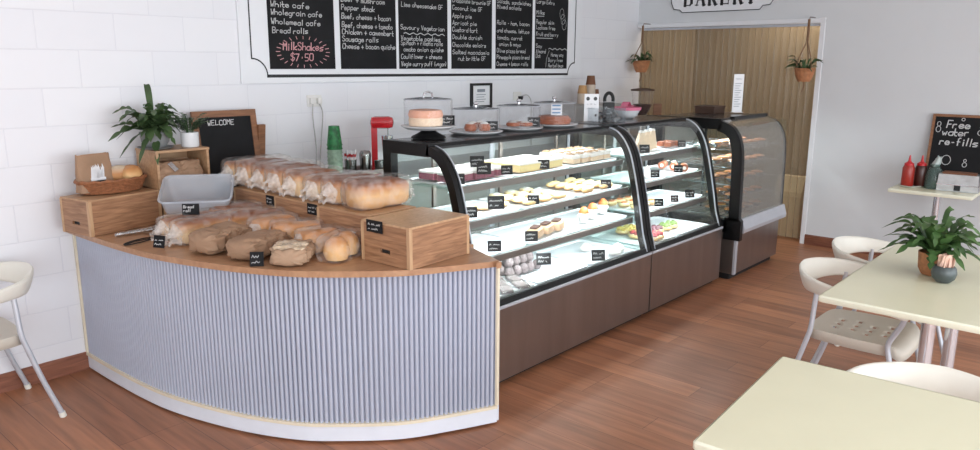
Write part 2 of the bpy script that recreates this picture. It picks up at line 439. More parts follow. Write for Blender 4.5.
# ------------------------------------------------------------------ text
_fc = {}
def text_mesh(body, size, shear=0):
    k = (body, size, shear)
    if k in _fc: return _fc[k]
    cu = bpy.data.curves.new('lettering_curve', 'FONT')
    cu.body = body; cu.size = size; cu.shear = shear; cu.resolution_u = 2; cu.extrude = 0
    o = link(bpy.data.objects.new('lettering_tmp', cu))
    dg = bpy.context.evaluated_depsgraph_get()
    me = bpy.data.meshes.new_from_object(o.evaluated_get(dg))
    bpy.data.objects.remove(o); bpy.data.curves.remove(cu)
    _fc[k] = me; return me
UP = Matrix.Rotation(PI/2, 4, 'X')          # text lying in XZ, facing -Y
def put_text(mb, body, x, z, size, y=0, width=None, shear=0, center=False, bold=0, wob=0):
    me = text_mesh(body, size, shear)
    xs = [v.co.x for v in me.vertices]
    if not xs: return
    w = max(xs)-min(xs); sx = (width/w) if width else 1
    x0 = x-(w*sx/2 if center else 0)-min(xs)*sx
    offs = [(0,0)] if not bold else [(0,0),(bold,0),(0,bold),(bold,bold)]
    for i,(a,b_) in enumerate(offs):
        mb.add_mesh(me, Matrix.Translation((x0+a, y-.00002*i, z+b_)) @ Matrix.Rotation(wob,4,'Y') @ UP @ Matrix.Diagonal((sx,1,1,1)))
def stroke(mb, pts, w, y=0):
    """flat chalk stroke in XZ"""
    for a, b in zip(pts, pts[1:]):
        a = Vector((a[0],y,a[1])); b = Vector((b[0],y,b[1])); d = b-a
        if d.length < 1e-6: continue
        n = Vector((d.z,0,-d.x)).normalized()*w/2; e = d.normalized()*w*.3
        mb._new([a-n-e, b-n+e, b+n+e, a+n-e], [(0,1,2,3)])
def scribble(mb, x, z, w, h, y=0, th=.0022, seed=0):
    rr = random.Random(seed)
    n = max(4, int(w/h*2.2)); pts = []
    for i in range(n+1):
        if rr.random() < .16 and len(pts) > 2:
            stroke(mb, pts, th, y); pts = []
            continue
        pts.append((x+w*i/n, z+(h*(.2+.8*rr.random()) if i % 2 else h*.1*rr.random())))
    stroke(mb, pts, th, y)
GLY = {'a':'45 15 04 03 12 32 43|45 42','b':'08 02|04 15 35 44 43 32 12 03','c':'44 35 15 04 03 12 32 43','d':'48 42|44 35 15 04 03 12 32 43','e':'03 44 35 15 04 03 12 32 43',
'f':'38 28 17 12|05 35','g':'45 15 04 03 12 32 43|45 41 30 10','h':'08 02|04 15 35 44 42','i':'25 22|27 26','j':'35 31 20|37 36','k':'08 02|45 03 42','l':'28 22','m':'05 02|04 15 24 22|24 35 44 42',
'n':'05 02|04 15 35 44 42','o':'15 04 03 12 32 43 44 35 15','p':'05 00|04 15 35 44 43 32 12 03','q':'45 40|44 35 15 04 03 12 32 43','r':'05 02|04 15 35','s':'45 15 04 43 32 02','t':'18 13 22 32|05 35',
'u':'05 03 12 32 43|45 42','v':'05 22 45','w':'05 12 24 32 45','x':'05 42|45 02','y':'05 22|45 10','z':'05 45 02 42','A':'02 28 42|14 34','B':'02 08 38 47 46 35 05|35 44 43 32 02','C':'47 38 18 07 03 12 32 43',
'D':'02 08 28 46 44 22 02','E':'48 08 02 42|05 35','F':'48 08 02|05 35','G':'47 38 18 07 03 12 32 43 45 25','H':'08 02|48 42|05 45','I':'28 22','K':'08 02|48 05 42','L':'08 02 42','M':'02 08 25 48 42','O':'18 07 03 12 32 43 47 38 18',
'P':'02 08 38 47 46 35 05','R':'02 08 38 47 46 35 05|25 42','S':'47 38 18 07 06 44 43 32 12 03','V':'08 22 48','W':'08 12 25 32 48','0':'18 07 03 12 32 43 47 38 18','5':'48 08 05 35 44 43 32 02','7':'08 48 12',
'$':'47 38 18 07 06 44 43 32 12 03|29 21','.':'22 23','\u00b7':'24 25',',':'23 11','+':'04 44|26 22','-':'14 34','&':'42 07 18 27 03 12 32 44','(':'38 26 24 32',')':'18 26 24 12'}
def hand(mb, body, x, z, cap, width, th, y, seed=0):
    """chalk handwriting in single strokes, cap height cap, total width"""
    rr = random.Random(hash_(body)+seed); u = cap/6
    adv = [(3.4 if c in 'ilj.,()t ' else 5.4) for c in body]; k = width/max(1, sum(adv)-1.2)
    px = 0
    for c, a in zip(body, adv):
        ox = 1.0 if c in 'ilj.,()t' else 0
        dz = rr.uniform(-.35,.35)*u; sl = rr.uniform(.02,.12)
        for st in GLY.get(c, '').split('|'):
            pts = []
            for q in st.split():
                gx, gy = int(q[0])+rr.uniform(-.14,.14), int(q[1])-2+rr.uniform(-.14,.14)
                pts.append((x+(px+gx-ox)*k+sl*gy*u, z+gy*u+dz))
            if len(pts) > 1: stroke(mb, pts, th*rr.uniform(.85,1.15), y)
        px += a
def hash_(t): return sum((i+1)*ord(c) for i, c in enumerate(t))
def circle_pts(cx, cz, r, n=10, rz=1): return [(cx+r*math.cos(2*PI*k/n), cz+rz*r*math.sin(2*PI*k/n)) for k in range(n+1)]

# ================================================================== CAMERA
f, pitch, yaw, roll = 747.5, .2125, .7194, .00615
pitch, yaw, roll = math.radians(12.177), math.radians(41.217), math.radians(.352)
fw = Vector((math.cos(yaw)*math.cos(pitch), math.sin(yaw)*math.cos(pitch), -math.sin(pitch)))
r0 = Vector((math.sin(yaw), -math.cos(yaw), 0)); u0 = r0.cross(fw)
rt = math.cos(roll)*r0+math.sin(roll)*u0; up = -math.sin(roll)*r0+math.cos(roll)*u0
cd = bpy.data.cameras.new('camera'); cam = link(bpy.data.objects.new('camera', cd))
cd.sensor_width = 36; cd.lens = f/980*36; cd.clip_start = .05
mw = Matrix.Identity(4)
for i in range(3):
    mw[i][0] = rt[i]; mw[i][1] = up[i]; mw[i][2] = -fw[i]
mw[0][3], mw[1][3], mw[2][3] = -7.49, -4.404, 1.73
cam.matrix_world = mw
sc.camera = cam

# ================================================================== ROOM
XL, YF, ZC = -10.6, -7.2, 2.9
struct(MB().bb(XL-.1, 1.6, YF-.1, .2, -.1, 0).build('floor', M['floor']))
struct(MB().bb(XL-.1, 1.6, YF-.1, .2, ZC, ZC+.1).build('ceiling', M['ceiling']))
struct(MB().bb(XL-.1, 1.6, 0, .2, 0, ZC).build('wall_back', M['blocks']))
DY, DZ = -1.95, 2.122     # doorway in the right wall runs from the corner to DY
w = MB(); w.bb(0, .1, YF, DY-.045, 0, ZC); w.bb(0, .1, DY-.045, 0, DZ+.02, ZC)
struct(w.build('wall_right', M['plaster']))
# shop front behind the camera: sill wall, head, mullions and glass
w = MB(); w.bb(XL, .1, YF-.1, YF, 0, .35); w.bb(XL, .1, YF-.1, YF, 2.6, ZC)
for x in (XL+.15, -7.9, -5.3, -2.7, -.1): w.bb(x-.12, x+.12, YF-.1, YF, .35, 2.6)
struct(w.build('wall_front', M['plaster']))
w = MB()
w.bb(XL-.1, XL, YF, -4.6, 0, ZC); w.bb(XL-.1, XL, -1.2, 0, 0, ZC); w.bb(XL-.1, XL, -4.6, -1.2, 2.5, ZC); w.bb(XL-.1, XL, -4.6, -1.2, 0, .4)
struct(w.build('wall_left', M['plaster']))
for i, (x0, x1) in enumerate(((XL+.27,-8.02),(-7.78,-5.42),(-5.18,-2.82),(-2.58,-.22))):
    struct(MB().bb(x0, x1, YF-.06, YF-.05, .35, 2.6).build('window_%d' % (i+1), M['caseside']))
struct(MB().bb(XL-.06, XL-.05, -4.6, -1.2, .4, 2.5).build('window_5', M['caseside']))
# passage behind the doorway
struct(MB().bb(1.35, 1.45, -3.2, 0, 0, ZC).build('wall_passage', M['hallwall']))
struct(MB().bb(.1, 1.35, -.02, -.001, 0, ZC).build('wall_passage_side', M['hallwall']))
struct(MB().bb(.1, 1.45, -3.3, -3.2, 0, ZC).build('wall_passage_end', M['hallwall']))
# skirting
struct(MB().prism([(-.018,0),(-.018,.09),(-.006,.1),(0,.1),(0,0)], XL, -5.97, 'x').build('baseboard_back', M['skirt']))
b = MB(); b.prism([(-.016,0),(-.016,.09),(-.006,.1),(0,.1),(0,0)], YF, DY-.045, 'y'); struct(b.build('baseboard_right', M['skirtx']))
# door lining
t = MB(); t.bb(-.012, .11, DY-.045, DY, 0, DZ+.03, bev=.004); struct(t.build('trim_1', M['trim']))
t = MB(); t.bb(-.015, .06, DY-.045, -.005, DZ, DZ+.045, bev=.004); struct(t.build('trim_2', M['trim']))

# ================================================================== STRIP CURTAIN
cur = thing('strip_curtain', 'tan translucent plastic strip curtain hanging across the doorway', 'curtain', (.04,0,0))
ns = 28
for i in range(ns):
    y1 = -.02-i*(1.9/ns); ww = 1.9/ns*1.12
    m = MB(); off = .006*(i % 2)
    def fn(u, v, y1=y1, off=off, i=i):
        y = y1-ww*u; z = .03+(DZ-.05)*v
        return (off+.010*math.sin(PI*u)+.006*math.sin(3*v+i*1.3)+.004*noise.noise((u*2, v*4, i)), y, z)
    m.grid(fn, 7, 16); o = m.build('strip', M['pvc'], cur, smooth='all')
MB().bb(-.01, .03, DY+.02, -.02, DZ-.025, DZ-.002).build('hanging_rail', M['alum'], cur)
# bin seen through the strips
bn = thing('pedal_bin', 'beige bin with swing lid behind the strip curtain by the door jamb', 'bin', (.32,-1.72,0))
MB().prism([(-.11,0),(.11,0),(.13,.42),(-.13,.42)], -.13, .13, 'y').build('bin_body', M['bin'], bn)
MB().prism([(-.14,.42),(.14,.42),(.13,.47),(.05,.62),(-.05,.62),(-.13,.47)], -.14, .14, 'y').build('lid', M['bin'], bn)

# ================================================================== MENU BOARD
mb_ = thing('menu_board', 'large white framed menu board with six chalk panels on the block wall', 'menu board', (0,-.001,0))
xo0, xo1, zo0, zo1 = -4.86, -1.17, 1.575, 2.62
MB().bb(xo0-.03, xo1+.06, -.014, 0, zo0+.02, zo1, bev=.002).build('backing_board', M['boardwhite'], mb_)
m = MB()
L = [(-4.81,2.6),(-4.81,1.757)]
arc = [(-4.81+.115*math.sin(a), 1.642+.115*math.cos(a)) for a in [PI/2*k/8 for k in range(9)]]
L = [(-4.81,2.6)]+[(-4.81+.112*math.sin(PI/2*k/8), 1.642+.112*math.cos(PI/2*k/8)) for k in range(9)]
for y, pts, wd in ((-.0155, L, .011),):
    stroke(m, pts, .009, y)
stroke(m, [(-4.698,1.642),(-1.335,1.634)], .02, -.0155)
Rr = [(-1.335,1.632)]+[(-1.223-.112*math.cos(PI/2*k/8), 1.632+.112*math.sin(PI/2*k/8)) for k in range(9)]+[(-1.223,2.6)]
stroke(m, Rr, .012, -.0155)
m.build('border_line', M['ink'], mb_)
panels = [(-4.678,-4.152),(-4.10,-3.578),(-3.547,-3.022),(-2.975,-2.475),(-2.422,-1.912),(-1.867,-1.357)]
texts = [
 [('White cafe',-4.655,2.085,.30),('Wholegrain cafe',-4.655,2.034,.40),('Wholemeal cafe',-4.655,1.976,.385),('Bread rolls',-4.65,1.92,.275)],
 [('Beef + mushroom',-4.085,2.153,.40),('Pepper steak',-4.085,2.097,.30),('Beef, cheese + bacon',-4.085,2.037,.455),('Beef, cheese + tomato',-4.085,1.977,.47),('Chicken + camembert',-4.085,1.93,.48),('Sausage rolls',-4.085,1.88,.33),('Cheese + bacon quiche',-4.085,1.83,.495)],
 [('Lime cheesecake GF',-3.52,2.151,.44),('Savoury Vegetarian',-3.53,1.983,.47),('Vegetable pasties',-3.53,1.902,.42),('Spinach + ricotta rolls',-3.53,1.868,.45),('Tomato onion quiche',-3.53,1.82,.46),('Cauliflower + cheese',-3.53,1.765,.44),('Vegie curry puff (vegan)',-3.53,1.71,.49)],
 [('Chocolate brownie GF',-2.965,2.216,.47),('Coconut ice GF',-2.965,2.159,.36),('Apple pie',-2.965,2.097,.23),('Apricot pie',-2.965,2.04,.29),('Custard tart',-2.965,1.986,.3),('Double danish',-2.965,1.928,.36),('Chocolate eclairs',-2.965,1.866,.41),('Salted macadamia',-2.965,1.807,.45),('nut brittle GF',-2.9,1.755,.34)],
 [('Salads, sandwiches',-2.41,2.245,.47),('Mixed salads',-2.41,2.199,.33),('Rolls - ham, bacon',-2.41,2.066,.45),('and cheese, lettuce',-2.41,2.0,.45),('tomato, carrot',-2.40,1.939,.34),('onion & mayo',-2.38,1.884,.3),('Olive pizza bread',-2.41,1.827,.4),('Pineapple pizza bread',-2.41,1.772,.46),('Cheese + bacon rolls',-2.41,1.713,.44)],
 [('Large Extra',-1.855,2.276,.27),('Milks',-1.855,2.18,.12),('Regular skim',-1.855,2.095,.27),('Lactose free',-1.855,2.046,.29),('Fruit and berry',-1.855,1.986,.34),('Soy',-1.855,1.879,.09),('Almond',-1.855,1.83,.15),('Oat',-1.855,1.788,.07),('Honey soy',-1.62,1.802,.2),('Dairy free',-1.66,1.751,.23),('Herbal teas',-1.66,1.70,.24)]]
random.seed(3)
for i, (x0, x1) in enumerate(panels):
    p = MB().bb(x0, x1, -.019, -.0125, 1.687, 2.56).build('chalk_panel', M['blackboard'], mb_)
    c = MB()
    for body, x, z, wd in texts[i]:
        hand(c, body, x, z, .036 if i < 2 else .034, wd, .0052 if i < 2 else .0048, -.0205)
    if i == 2: stroke(c, [(-3.5+.44*k/22, 1.953+.007*math.sin(k*1.6)) for k in range(23)], .006, -.0205)
    if i == 5:
        stroke(c, [(-1.855,2.16),(-1.74,2.165)], .005, -.0205); stroke(c, [(-1.85,1.965),(-1.6,1.968)], .005, -.0205)
        stroke(c, [(-1.66+.3*k/14, 1.87+.008*math.sin(k*1.7)) for k in range(15)], .006, -.0205); stroke(c, [(-1.70,1.70),(-1.69,1.78),(-1.65,1.855)], .004, -.0205)
        for q in range(3): stroke(c, circle_pts(-1.46+.02*q, 2.2-.05*q, .035, 8, 1.4), .003, -.0205)
    c.build('chalk_lettering', M['chalk'], p, weld=False)
    if i == 0:
        c = MB()
        hand(c, 'MilkShakes', -4.575, 1.812, .05, .32, .0065, -.0205)
        hand(c, '$7\u00b750', -4.52, 1.742, .046, .18, .0062, -.0205)
        for k in range(24):
            a = 2*PI*k/24; cx, cz = -4.415, 1.80
            stroke(c, [(cx+.185*math.cos(a), cz+.086*math.sin(a)),(cx+.215*math.cos(a), cz+.104*math.sin(a))], .0045, -.0205)
        c.build('pink_chalk_lettering', M['chalkpink'], p, weld=False)

# ================================================================== BAKERY SIGN (right wall; local x runs along -Y)
sg = thing('shop_sign', 'white sign lettered BAKERY in black with a notched outline above the doorway', 'sign', (-.002,0,0), -PI/2)
o = MB(); out = [(.40,2.62),(.40,2.37),(.43,2.305),(.50,2.295),(.53,2.268),(1.36,2.268),(1.39,2.305),(1.46,2.31),(1.50,2.37),(1.50,2.62)]
o.prism(out, -.012, 0, 'y').build('sign_panel', M['boardwhite'], sg)
m = MB(); cen = Vector((.95,2.5)); stroke(m, out, .008, -.0135)
m.build('outline', M['ink'], sg)
LT = {'B': [((.12,0),(.12,1),.2),((.12,.97),(.55,.97),.07),((.55,.97),(.68,.85),.12),((.68,.85),(.68,.66),.18),((.68,.66),(.55,.53),.12),((.12,.52),(.55,.52),.07),((.55,.52),(.74,.38),.12),((.74,.38),(.74,.15),.2),((.74,.15),(.58,.03),.12),((0,.035),(.6,.035),.07)],
 'A': [((.08,.0),(.42,1),.08),((.42,1),(.78,0),.2),((.2,.33),(.62,.33),.06),((-.06,.03),(.24,.03),.06),((.6,.03),(.95,.03),.06)],
 'K': [((.14,0),(.14,1),.2),((.2,.42),(.66,1),.08),((.3,.55),(.74,0),.2),((0,.03),(.3,.03),.06),((.55,.03),(.92,.03),.06),((0,.97),(.3,.97),.06),((.5,.97),(.85,.97),.06)],
 'E': [((.14,0),(.14,1),.2),((0,.035),(.74,.035),.07),((0,.965),(.72,.965),.07),((.14,.52),(.52,.52),.07),((.74,0),(.74,.26),.07),((.72,1),(.72,.76),.07),((.52,.4),(.52,.64),.06)],
 'R': [((.14,0),(.14,1),.2),((.14,.97),(.55,.97),.07),((.55,.97),(.7,.84),.12),((.7,.84),(.7,.64),.18),((.7,.64),(.55,.5),.12),((.14,.49),(.55,.49),.07),((.45,.5),(.76,0),.2),((0,.03),(.3,.03),.06),((.6,.03),(.95,.03),.06),((0,.97),(.3,.97),.06)],
 'Y': [((.42,0),(.42,.48),.2),((.42,.45),(.1,1),.2),((.42,.45),(.76,1),.08),((.24,.03),(.6,.03),.06),((-.06,.97),(.28,.97),.06),((.58,.97),(.92,.97),.06)]}
for i, chh in enumerate('BAKERY'):
    m = MB(); x0 = .545+.134*i
    for q, (p1, p2, wd_) in enumerate(LT[chh]): stroke(m, [(x0+p1[0]*.115, 2.332+p1[1]*.17),(x0+p2[0]*.115, 2.332+p2[1]*.17)], wd_*.155, -.0135-.00003*q)
    m.build('letter', M['ink'], sg, weld=False)


# ================================================================== COUNTER
ZT = .84
FP = [(-5.97,-.02),(-5.966,-.3),(-5.952,-.62),(-5.925,-.88),(-5.868,-1.13),(-5.78,-1.40),(-5.665,-1.635),(-5.545,-1.785),(-5.345,-1.98),(-5.13,-2.10),(-4.918,-2.20)]
FC = [Vector((p.x,p.y,0)) for p in crom([(a,b,0) for a,b in FP], 24)]
def offset_curve(C, d):
    out = []
    for i, p in enumerate(C):
        t = C[min(i+1,len(C)-1)]-C[max(i-1,0)]; t.normalize()
        n = Vector((t.y,-t.x,0))           # to the customer's side
        out.append(p-n*(-d) if False else p+n*d)
    return out
# is +n outward? test at middle: outward has smaller x
_mid = len(FC)//2
_t = (FC[_mid+1]-FC[_mid-1]).normalized(); _s = 1 if Vector((_t.y,-_t.x,0)).x < 0 else -1
def off(d): return offset_curve(FC, _s*d)
ctr = thing('bread_counter', 'curved bread counter with timber top and pale ribbed front', 'counter', (0,0,0))
# resample by arc length for the ribs
def resample(C, step):
    L = [0]
    for a, b in zip(C, C[1:]): L.append(L[-1]+(b-a).length)
    n = int(L[-1]/step); out = []; k = 0
    for i in range(n+1):
        s_ = L[-1]*i/n
        while k < len(L)-2 and L[k+1] < s_: k += 1
        t = (s_-L[k])/max(1e-9, L[k+1]-L[k]); out.append(C[k].lerp(C[k+1], t))
    return out, L[-1]
RC, RL = resample(FC, .0235/20)
m = MB(); prev = None
for i, p in enumerate(RC):
    t = (RC[min(i+1,len(RC)-1)]-RC[max(i-1,0)]).normalized(); n = Vector((t.y,-t.x,0))*_s
    ph = (i % 20)/20
    dp = .014 if (i//20) not in (20, 42) else .024
    q = p+n*((.005*math.sin(PI*ph/.68)**.6 if ph < .67 else -dp)-.004)
    a = m.bm.verts.new((q.x,q.y,.095)); b2 = m.bm.verts.new((q.x,q.y,ZT-.028))
    if prev: m.bm.faces.new((prev[0],a,b2,prev[1]))
    prev = (a,b2)
m.build('ribbed_front', M['corr'], ctr, smooth=60)
for nm, d0, d1, z0, z1, mm in (('kickboard',-.02,.006,.012,.088,'kick'),('base_trim',-.02,.013,.086,.1,'creamtrim')):
    A, B = off(d0), off(d1); A=A[::4]+[A[-1]]; B=B[::4]+[B[-1]]
    MB().strip([(v.x,v.y) for v in A], [(v.x,v.y) for v in B], z0, z1, 'z').build(nm, M[mm], ctr, smooth=True)
e = FC[-1]
MB().bb(e.x-.008, e.x+.008, e.y-.008, e.y+.004, .1, ZT-.028).build('end_trim', M['creamtrim'], ctr)
MB().bb(-5.98, -5.965, -.022, -.006, .1, ZT-.028).build('wall_end_trim', M['creamtrim'], ctr)
MB().prism([(-4.912,-2.19),(-4.90,-2.20),(-4.80,-1.92),(-4.81,-1.91)], .012, ZT-.028, 'z').build('end_panel', M['kick'], ctr)
O = off(.045); O = [v for v in O]
poly = [(-6.015,-.006)]+[(v.x,v.y) for v in O[1::3]]+[(-4.985,-2.25),(-4.955,-2.255),(-4.83,-1.93),(-4.79,-1.93),(-4.79,-.006)]
poly = [p for i,p in enumerate(poly)]
mm = MB().prism(poly, ZT-.028, ZT, 'z')
mm.build('timber_top', M['counterwood'], ctr)

# ================================================================== CRATES
def crate(label, c, dims, rz, z=ZT, slot_side=False, slot_front=False, lighttop=False):
    """local: length along x, depth y, base z=0; handle slot on the -x end"""
    L, D, H = dims; t = .012
    o = thing('wooden_crate', label, 'crate', (c[0],c[1],z+.001), rz)
    MB().bb(-L/2+t, L/2-t, -D/2+t+.001, D/2-t-.001, 0.001, t).build('base_panel', M['crate'], o)
    MB().bb(-L/2+.016, L/2-.016, -D/2, -D/2+t, 0.001, H-.001).build('side_panel', M['crate'], o)
    MB().bb(-L/2+.016, L/2-.016, D/2-t, D/2, .001, H-.001).build('side_panel', M['crate'], o)
    m = MB()
    if slot_side:
        sw, z0, z1 = .032, .052, .07; y0 = D/2-.016; xa, xb = -L/2, -L/2+t
        for x in (xa, xb):
            V = [(x,-y0,.001),(x,-sw,.001),(x,sw,.001),(x,y0,.001)]+[(x,-y0,z0),(x,-sw,z0),(x,sw,z0),(x,y0,z0)]+[(x,-y0,z1),(x,-sw,z1),(x,sw,z1),(x,y0,z1)]+[(x,-y0,H-.001),(x,-sw,H-.001),(x,sw,H-.001),(x,y0,H-.001)]
            F = [(r*4+c,r*4+c+1,r*4+c+5,r*4+c+4) for r in range(3) for c in range(3) if (r,c) != (1,1)]
            m._new(V, F)
        V = [(x,y,z) for x in (xa,xb) for y,z in ((-sw,z0),(sw,z0),(sw,z1),(-sw,z1))]
        m._new(V, [(k,(k+1)%4,4+(k+1)%4,4+k) for k in range(4)])
        MB().bb(-L/2+t+.0005, -L/2+t+.004, -sw-.01, sw+.01, z0-.01, z1+.01).build('slot_shade_plate', M['blackmatte'], o)  # black plate added behind the slot opening for the shade inside
    else:
        m.bb(-L/2, -L/2+t, -D/2+.016, D/2-.016, .001, H-.001)
    m.build('end_panel', M['cratey'], o)
    MB().bb(L/2-t, L/2, -D/2+.016, D/2-.016, .001, H-.001).build('end_panel', M['cratey'], o)
    for sx in (-1,1):
        for sy in (-1,1):
            MB().box((sx*(L/2-.008), sy*(D/2-.008), H/2), (.0185,.0185,H)).build('corner_post', M['crateedge'], o)
    MB().bb(-L/2+.001, L/2-.001, -D/2+.001, D/2-.001, H-.002, H+.008, bev=.002).build('top_board', M['crateedge'] if lighttop else M['crate2'], o)
    return o
CH = .19
crate('wooden crate at the wall end of the counter under the wicker basket', (-5.835,-.215), (.42,.25,CH-.008), math.radians(11), slot_side=True)
crate('wooden crate at the near right end of the counter with bare pale top', (-5.15,-1.895), (.40,.31,CH-.008), math.radians(2.5), slot_side=True, lighttop=True)
crate('wooden crate under the topmost bread row beside the clear tub', (-5.125,-.71), (.39,.31,CH-.008), -PI/2)
crate('middle wooden crate under the topmost row of bagged loaves', (-5.125,-1.115), (.39,.31,CH-.008), -PI/2)
crate('wooden crate under the bagged loaves right behind the bare topped crate', (-5.135,-1.52), (.39,.31,CH-.008), math.radians(-88))
crate('wooden crate under the potted plant shelf box behind the tub', (-5.44,-.17), (.30,.26,CH-.008), 0)
crate('low wooden crate holding the tilted clear tub', (-5.49,-.50), (.32,.24,.075), math.radians(-36))
# open fronted box
ob = thing('open_front_box', 'open fronted wooden shelf box holding brown bagged loaves under two plants', 'box', (-5.455,-.175,ZT+CH+.001))
m = MB(); W_, D_, H_, t = .31, .25, .215, .014
m.bb(-W_/2, -W_/2+t, -D_/2, D_/2, 0, H_-t); m.bb(W_/2-t, W_/2, -D_/2, D_/2, 0, H_-t); m.bb(-W_/2+t, W_/2-t, -D_/2, D_/2, 0, t); m.bb(-W_/2+t, W_/2-t, D_/2-t, D_/2, t, H_-t)
m.build('box_sides', M['crate2'], ob)
MB().bb(-W_/2-.004, W_/2+.004, -D_/2-.004, D_/2, H_-t, H_, bev=.002).build('box_top', M['crate2'], ob)
ZB = ZT+CH+.001+H_

# ================================================================== PLANTS
def frond(mb, base, az, length, rise, droop, width, lobes=5, lob=.5, seg=20, twist=0):
    """a lobed strap leaf arching away from the base"""
    dx, dy = math.cos(az), math.sin(az); sd = Vector((-dy,dx,0))
    prev = None
    for k in range(seg+1):
        t = k/seg
        p = Vector(base)+Vector((dx,dy,0))*length*t*(.75+.25*t)+Vector((0,0,rise*math.sin(min(1,t*1.15)*PI*.55)-droop*t*t))
        w_ = width*(math.sin(PI*min(1,t*.93+.05))**.75)*(1-lob+lob*abs(math.sin(PI*lobes*t))) if lobes else width*math.sin(PI*min(1,.04+t*.95))**.8
        w_ = max(w_, .0012)
        s2 = (sd*math.cos(twist)+Vector((0,0,1))*math.sin(twist))
        a = mb.bm.verts.new(p-s2*w_+Vector((0,0,.25*w_))); c = mb.bm.verts.new(p); b_ = mb.bm.verts.new(p+s2*w_+Vector((0,0,.25*w_)))
        if prev:
            mb.bm.faces.new((prev[0],a,c,prev[1])); mb.bm.faces.new((prev[1],c,b_,prev[2]))
        prev = (a,c,b_)
def pot(parent, prof, m_, soilr, soilz, name='pot'):
    MB().lathe(prof, seg=28).build(name, m_, parent, smooth=50)
    MB().lathe([(0,soilz+.006),(soilr*.6,soilz+.004),(soilr,soilz)], seg=20).build('soil', M['soil'], parent, smooth=True)
rr = random.Random(11)
pl = thing('potted_fern', 'large dark green fern in a grey bowl pot on the open box', 'plant', (-5.545,-.165,ZB))
MB().lathe([(0,.001),(.085,.001),(.098,.012),(.092,.012),(.08,.006),(0,.006)], seg=28).build('saucer', M['concrete'], pl, smooth=50)
pot(pl, [(0,.008),(.05,.008),(.074,.04),(.082,.095),(.076,.095),(.068,.05),(0,.05)], M['concrete'], .07, .075)
m = MB()
for k in range(46):
    az = rr.uniform(0, 2*PI)
    if math.sin(az) > .55: az = -az
    L = rr.uniform(.12,.24)*(.6 if -1.2 < (az+PI)%(2*PI)-PI < .7 else 1)
    frond(m, (.02*math.cos(az),.02*math.sin(az),.08), az, L, rr.uniform(.06,.19), rr.uniform(0,.12), rr.uniform(.022,.034), rr.choice((4,5,6)), .62, 44, rr.uniform(-.6,.6))
for az, L, ri, dr in ((3.5,.26,.05,.16),(3.9,.24,.03,.17),(4.3,.17,.0,.16),(3.2,.22,.10,.12)):
    frond(m, (0,0,.085), az, L, ri, dr, .024, 4, .45, 22, .3)
frond(m, (-.01,-.01,.09), 3.7, .04, .27, 0, .021, 0, .3, 20, 0); frond(m, (0,0,.08), 4.0, .16, .19, .02, .02, 3, .4, 16, .3)
m.build('leaves', M['leaf'], pl, smooth='all')
pl = thing('potted_fern', 'small fine leaved fern in a white cylinder pot on the open box', 'plant', (-5.365,-.215,ZB))
pot(pl, [(0,.001),(.046,.001),(.05,.008),(.05,.085),(.045,.085),(.043,.06),(0,.06)], M['whitepot'], .044, .07)
m = MB()
for k in range(34):
    az = rr.uniform(0,2*PI); L = rr.uniform(.05,.11); ri = rr.uniform(.06,.13)
    b0 = Vector((.015*math.cos(az),.015*math.sin(az),.07))
    for q in range(7):
        t = .25+.12*q
        p = b0+Vector((math.cos(az)*L*t, math.sin(az)*L*t, ri*math.sin(t*PI*.55)))
        for sd in (-1,1): frond(m, p, az+sd*.9, .028*(1.1-t*.6), .008, .006, .006, 0, 0, 4)
    frond(m, b0, az, L, ri, .01, .003, 0, 0, 8)
m.build('leaves', M['leaf2'], pl, smooth='all')

# ================================================================== BREAD
def loaf_mesh(mb, L, W, H, seed=0, crown=.3, nu=28, nv=20, lump=.006, inflate=0):
    """tin loaf: squared sides, domed top; along x, base z=0"""
    def fn(u, v):
        a = 2*PI*u; x = -1+2*v
        e = max(0, 1-abs(x)**7)**.3
        ca, sa = math.cos(a), math.sin(a); p = .42
        yy = math.copysign(abs(ca)**p, ca); zz = math.copysign(abs(sa)**p, sa)
        if zz > 0: zz = zz*(1-crown*.6)+crown*.6*abs(sa)
        n = noise.noise((x*2.3+seed, ca*1.5, sa*1.5+seed*2))
        r = 1+lump*n/ W*2
        bulge = 1+.06*max(0,zz)
        return (x*(L/2+inflate), yy*(W/2+inflate)*e*r*bulge, H/2+zz*(H/2+inflate)*e*r)
    mb.grid(fn, nu, nv, closeu=True)
    return mb
def bagify(parent, L, W, H, seed, tail=-1, name='plastic_bag'):
    m = MB()
    def fn(u, v):
        a = 2*PI*u; x = -1+2*v
        e = max(0, 1-abs(x)**9)**.3
        ca, sa = math.cos(a), math.sin(a); p = .5
        yy = math.copysign(abs(ca)**p, ca); zz = math.copysign(abs(sa)**p, sa)
        n = noise.noise((x*5+seed, ca*3.2, sa*3.2+seed)); n2 = noise.noise((x*13+seed, ca*8, sa*8))
        k = 1+.05+.05*n+.03*n2
        xx = x*(L/2+.01)
        return (xx, yy*(W/2+.004)*e*k, max(.002, H/2+zz*(H/2+.005)*e*k))
    m.grid(fn, 34, 26, closeu=True)
    # gathered tail
    def tl(u, v):
        a = 2*PI*u; fl = v*v
        r = (.036*(1-v)**2+.012+.012*fl)*(1+.3*math.sin(5*a+seed)*(.3+.7*v))
        return (tail*(L/2-.006+.05*v), r*math.cos(a)*1.3, H*.42+r*math.sin(a)*1.1-.02*v)
    m.grid(tl, 22, 8, closeu=True, mi=1)
    return m.build(name, [M['bag'],M['bagtail']], parent, smooth='all')
def bag_loaf(label, loc, rz, L=.31, W=.13, H=.125, m_='crust', seed=0, tail=-1, crown=.3, group=None):
    o = thing('bagged_loaf', label, 'bread', loc, rz, group)
    loaf_mesh(MB(), L*.96, W*.93, H*.93, seed, crown).build('loaf', M[m_], o, smooth='all')
    bagify(o, L, W, H, seed, tail)
    return o
ZR = ZT+CH+.003
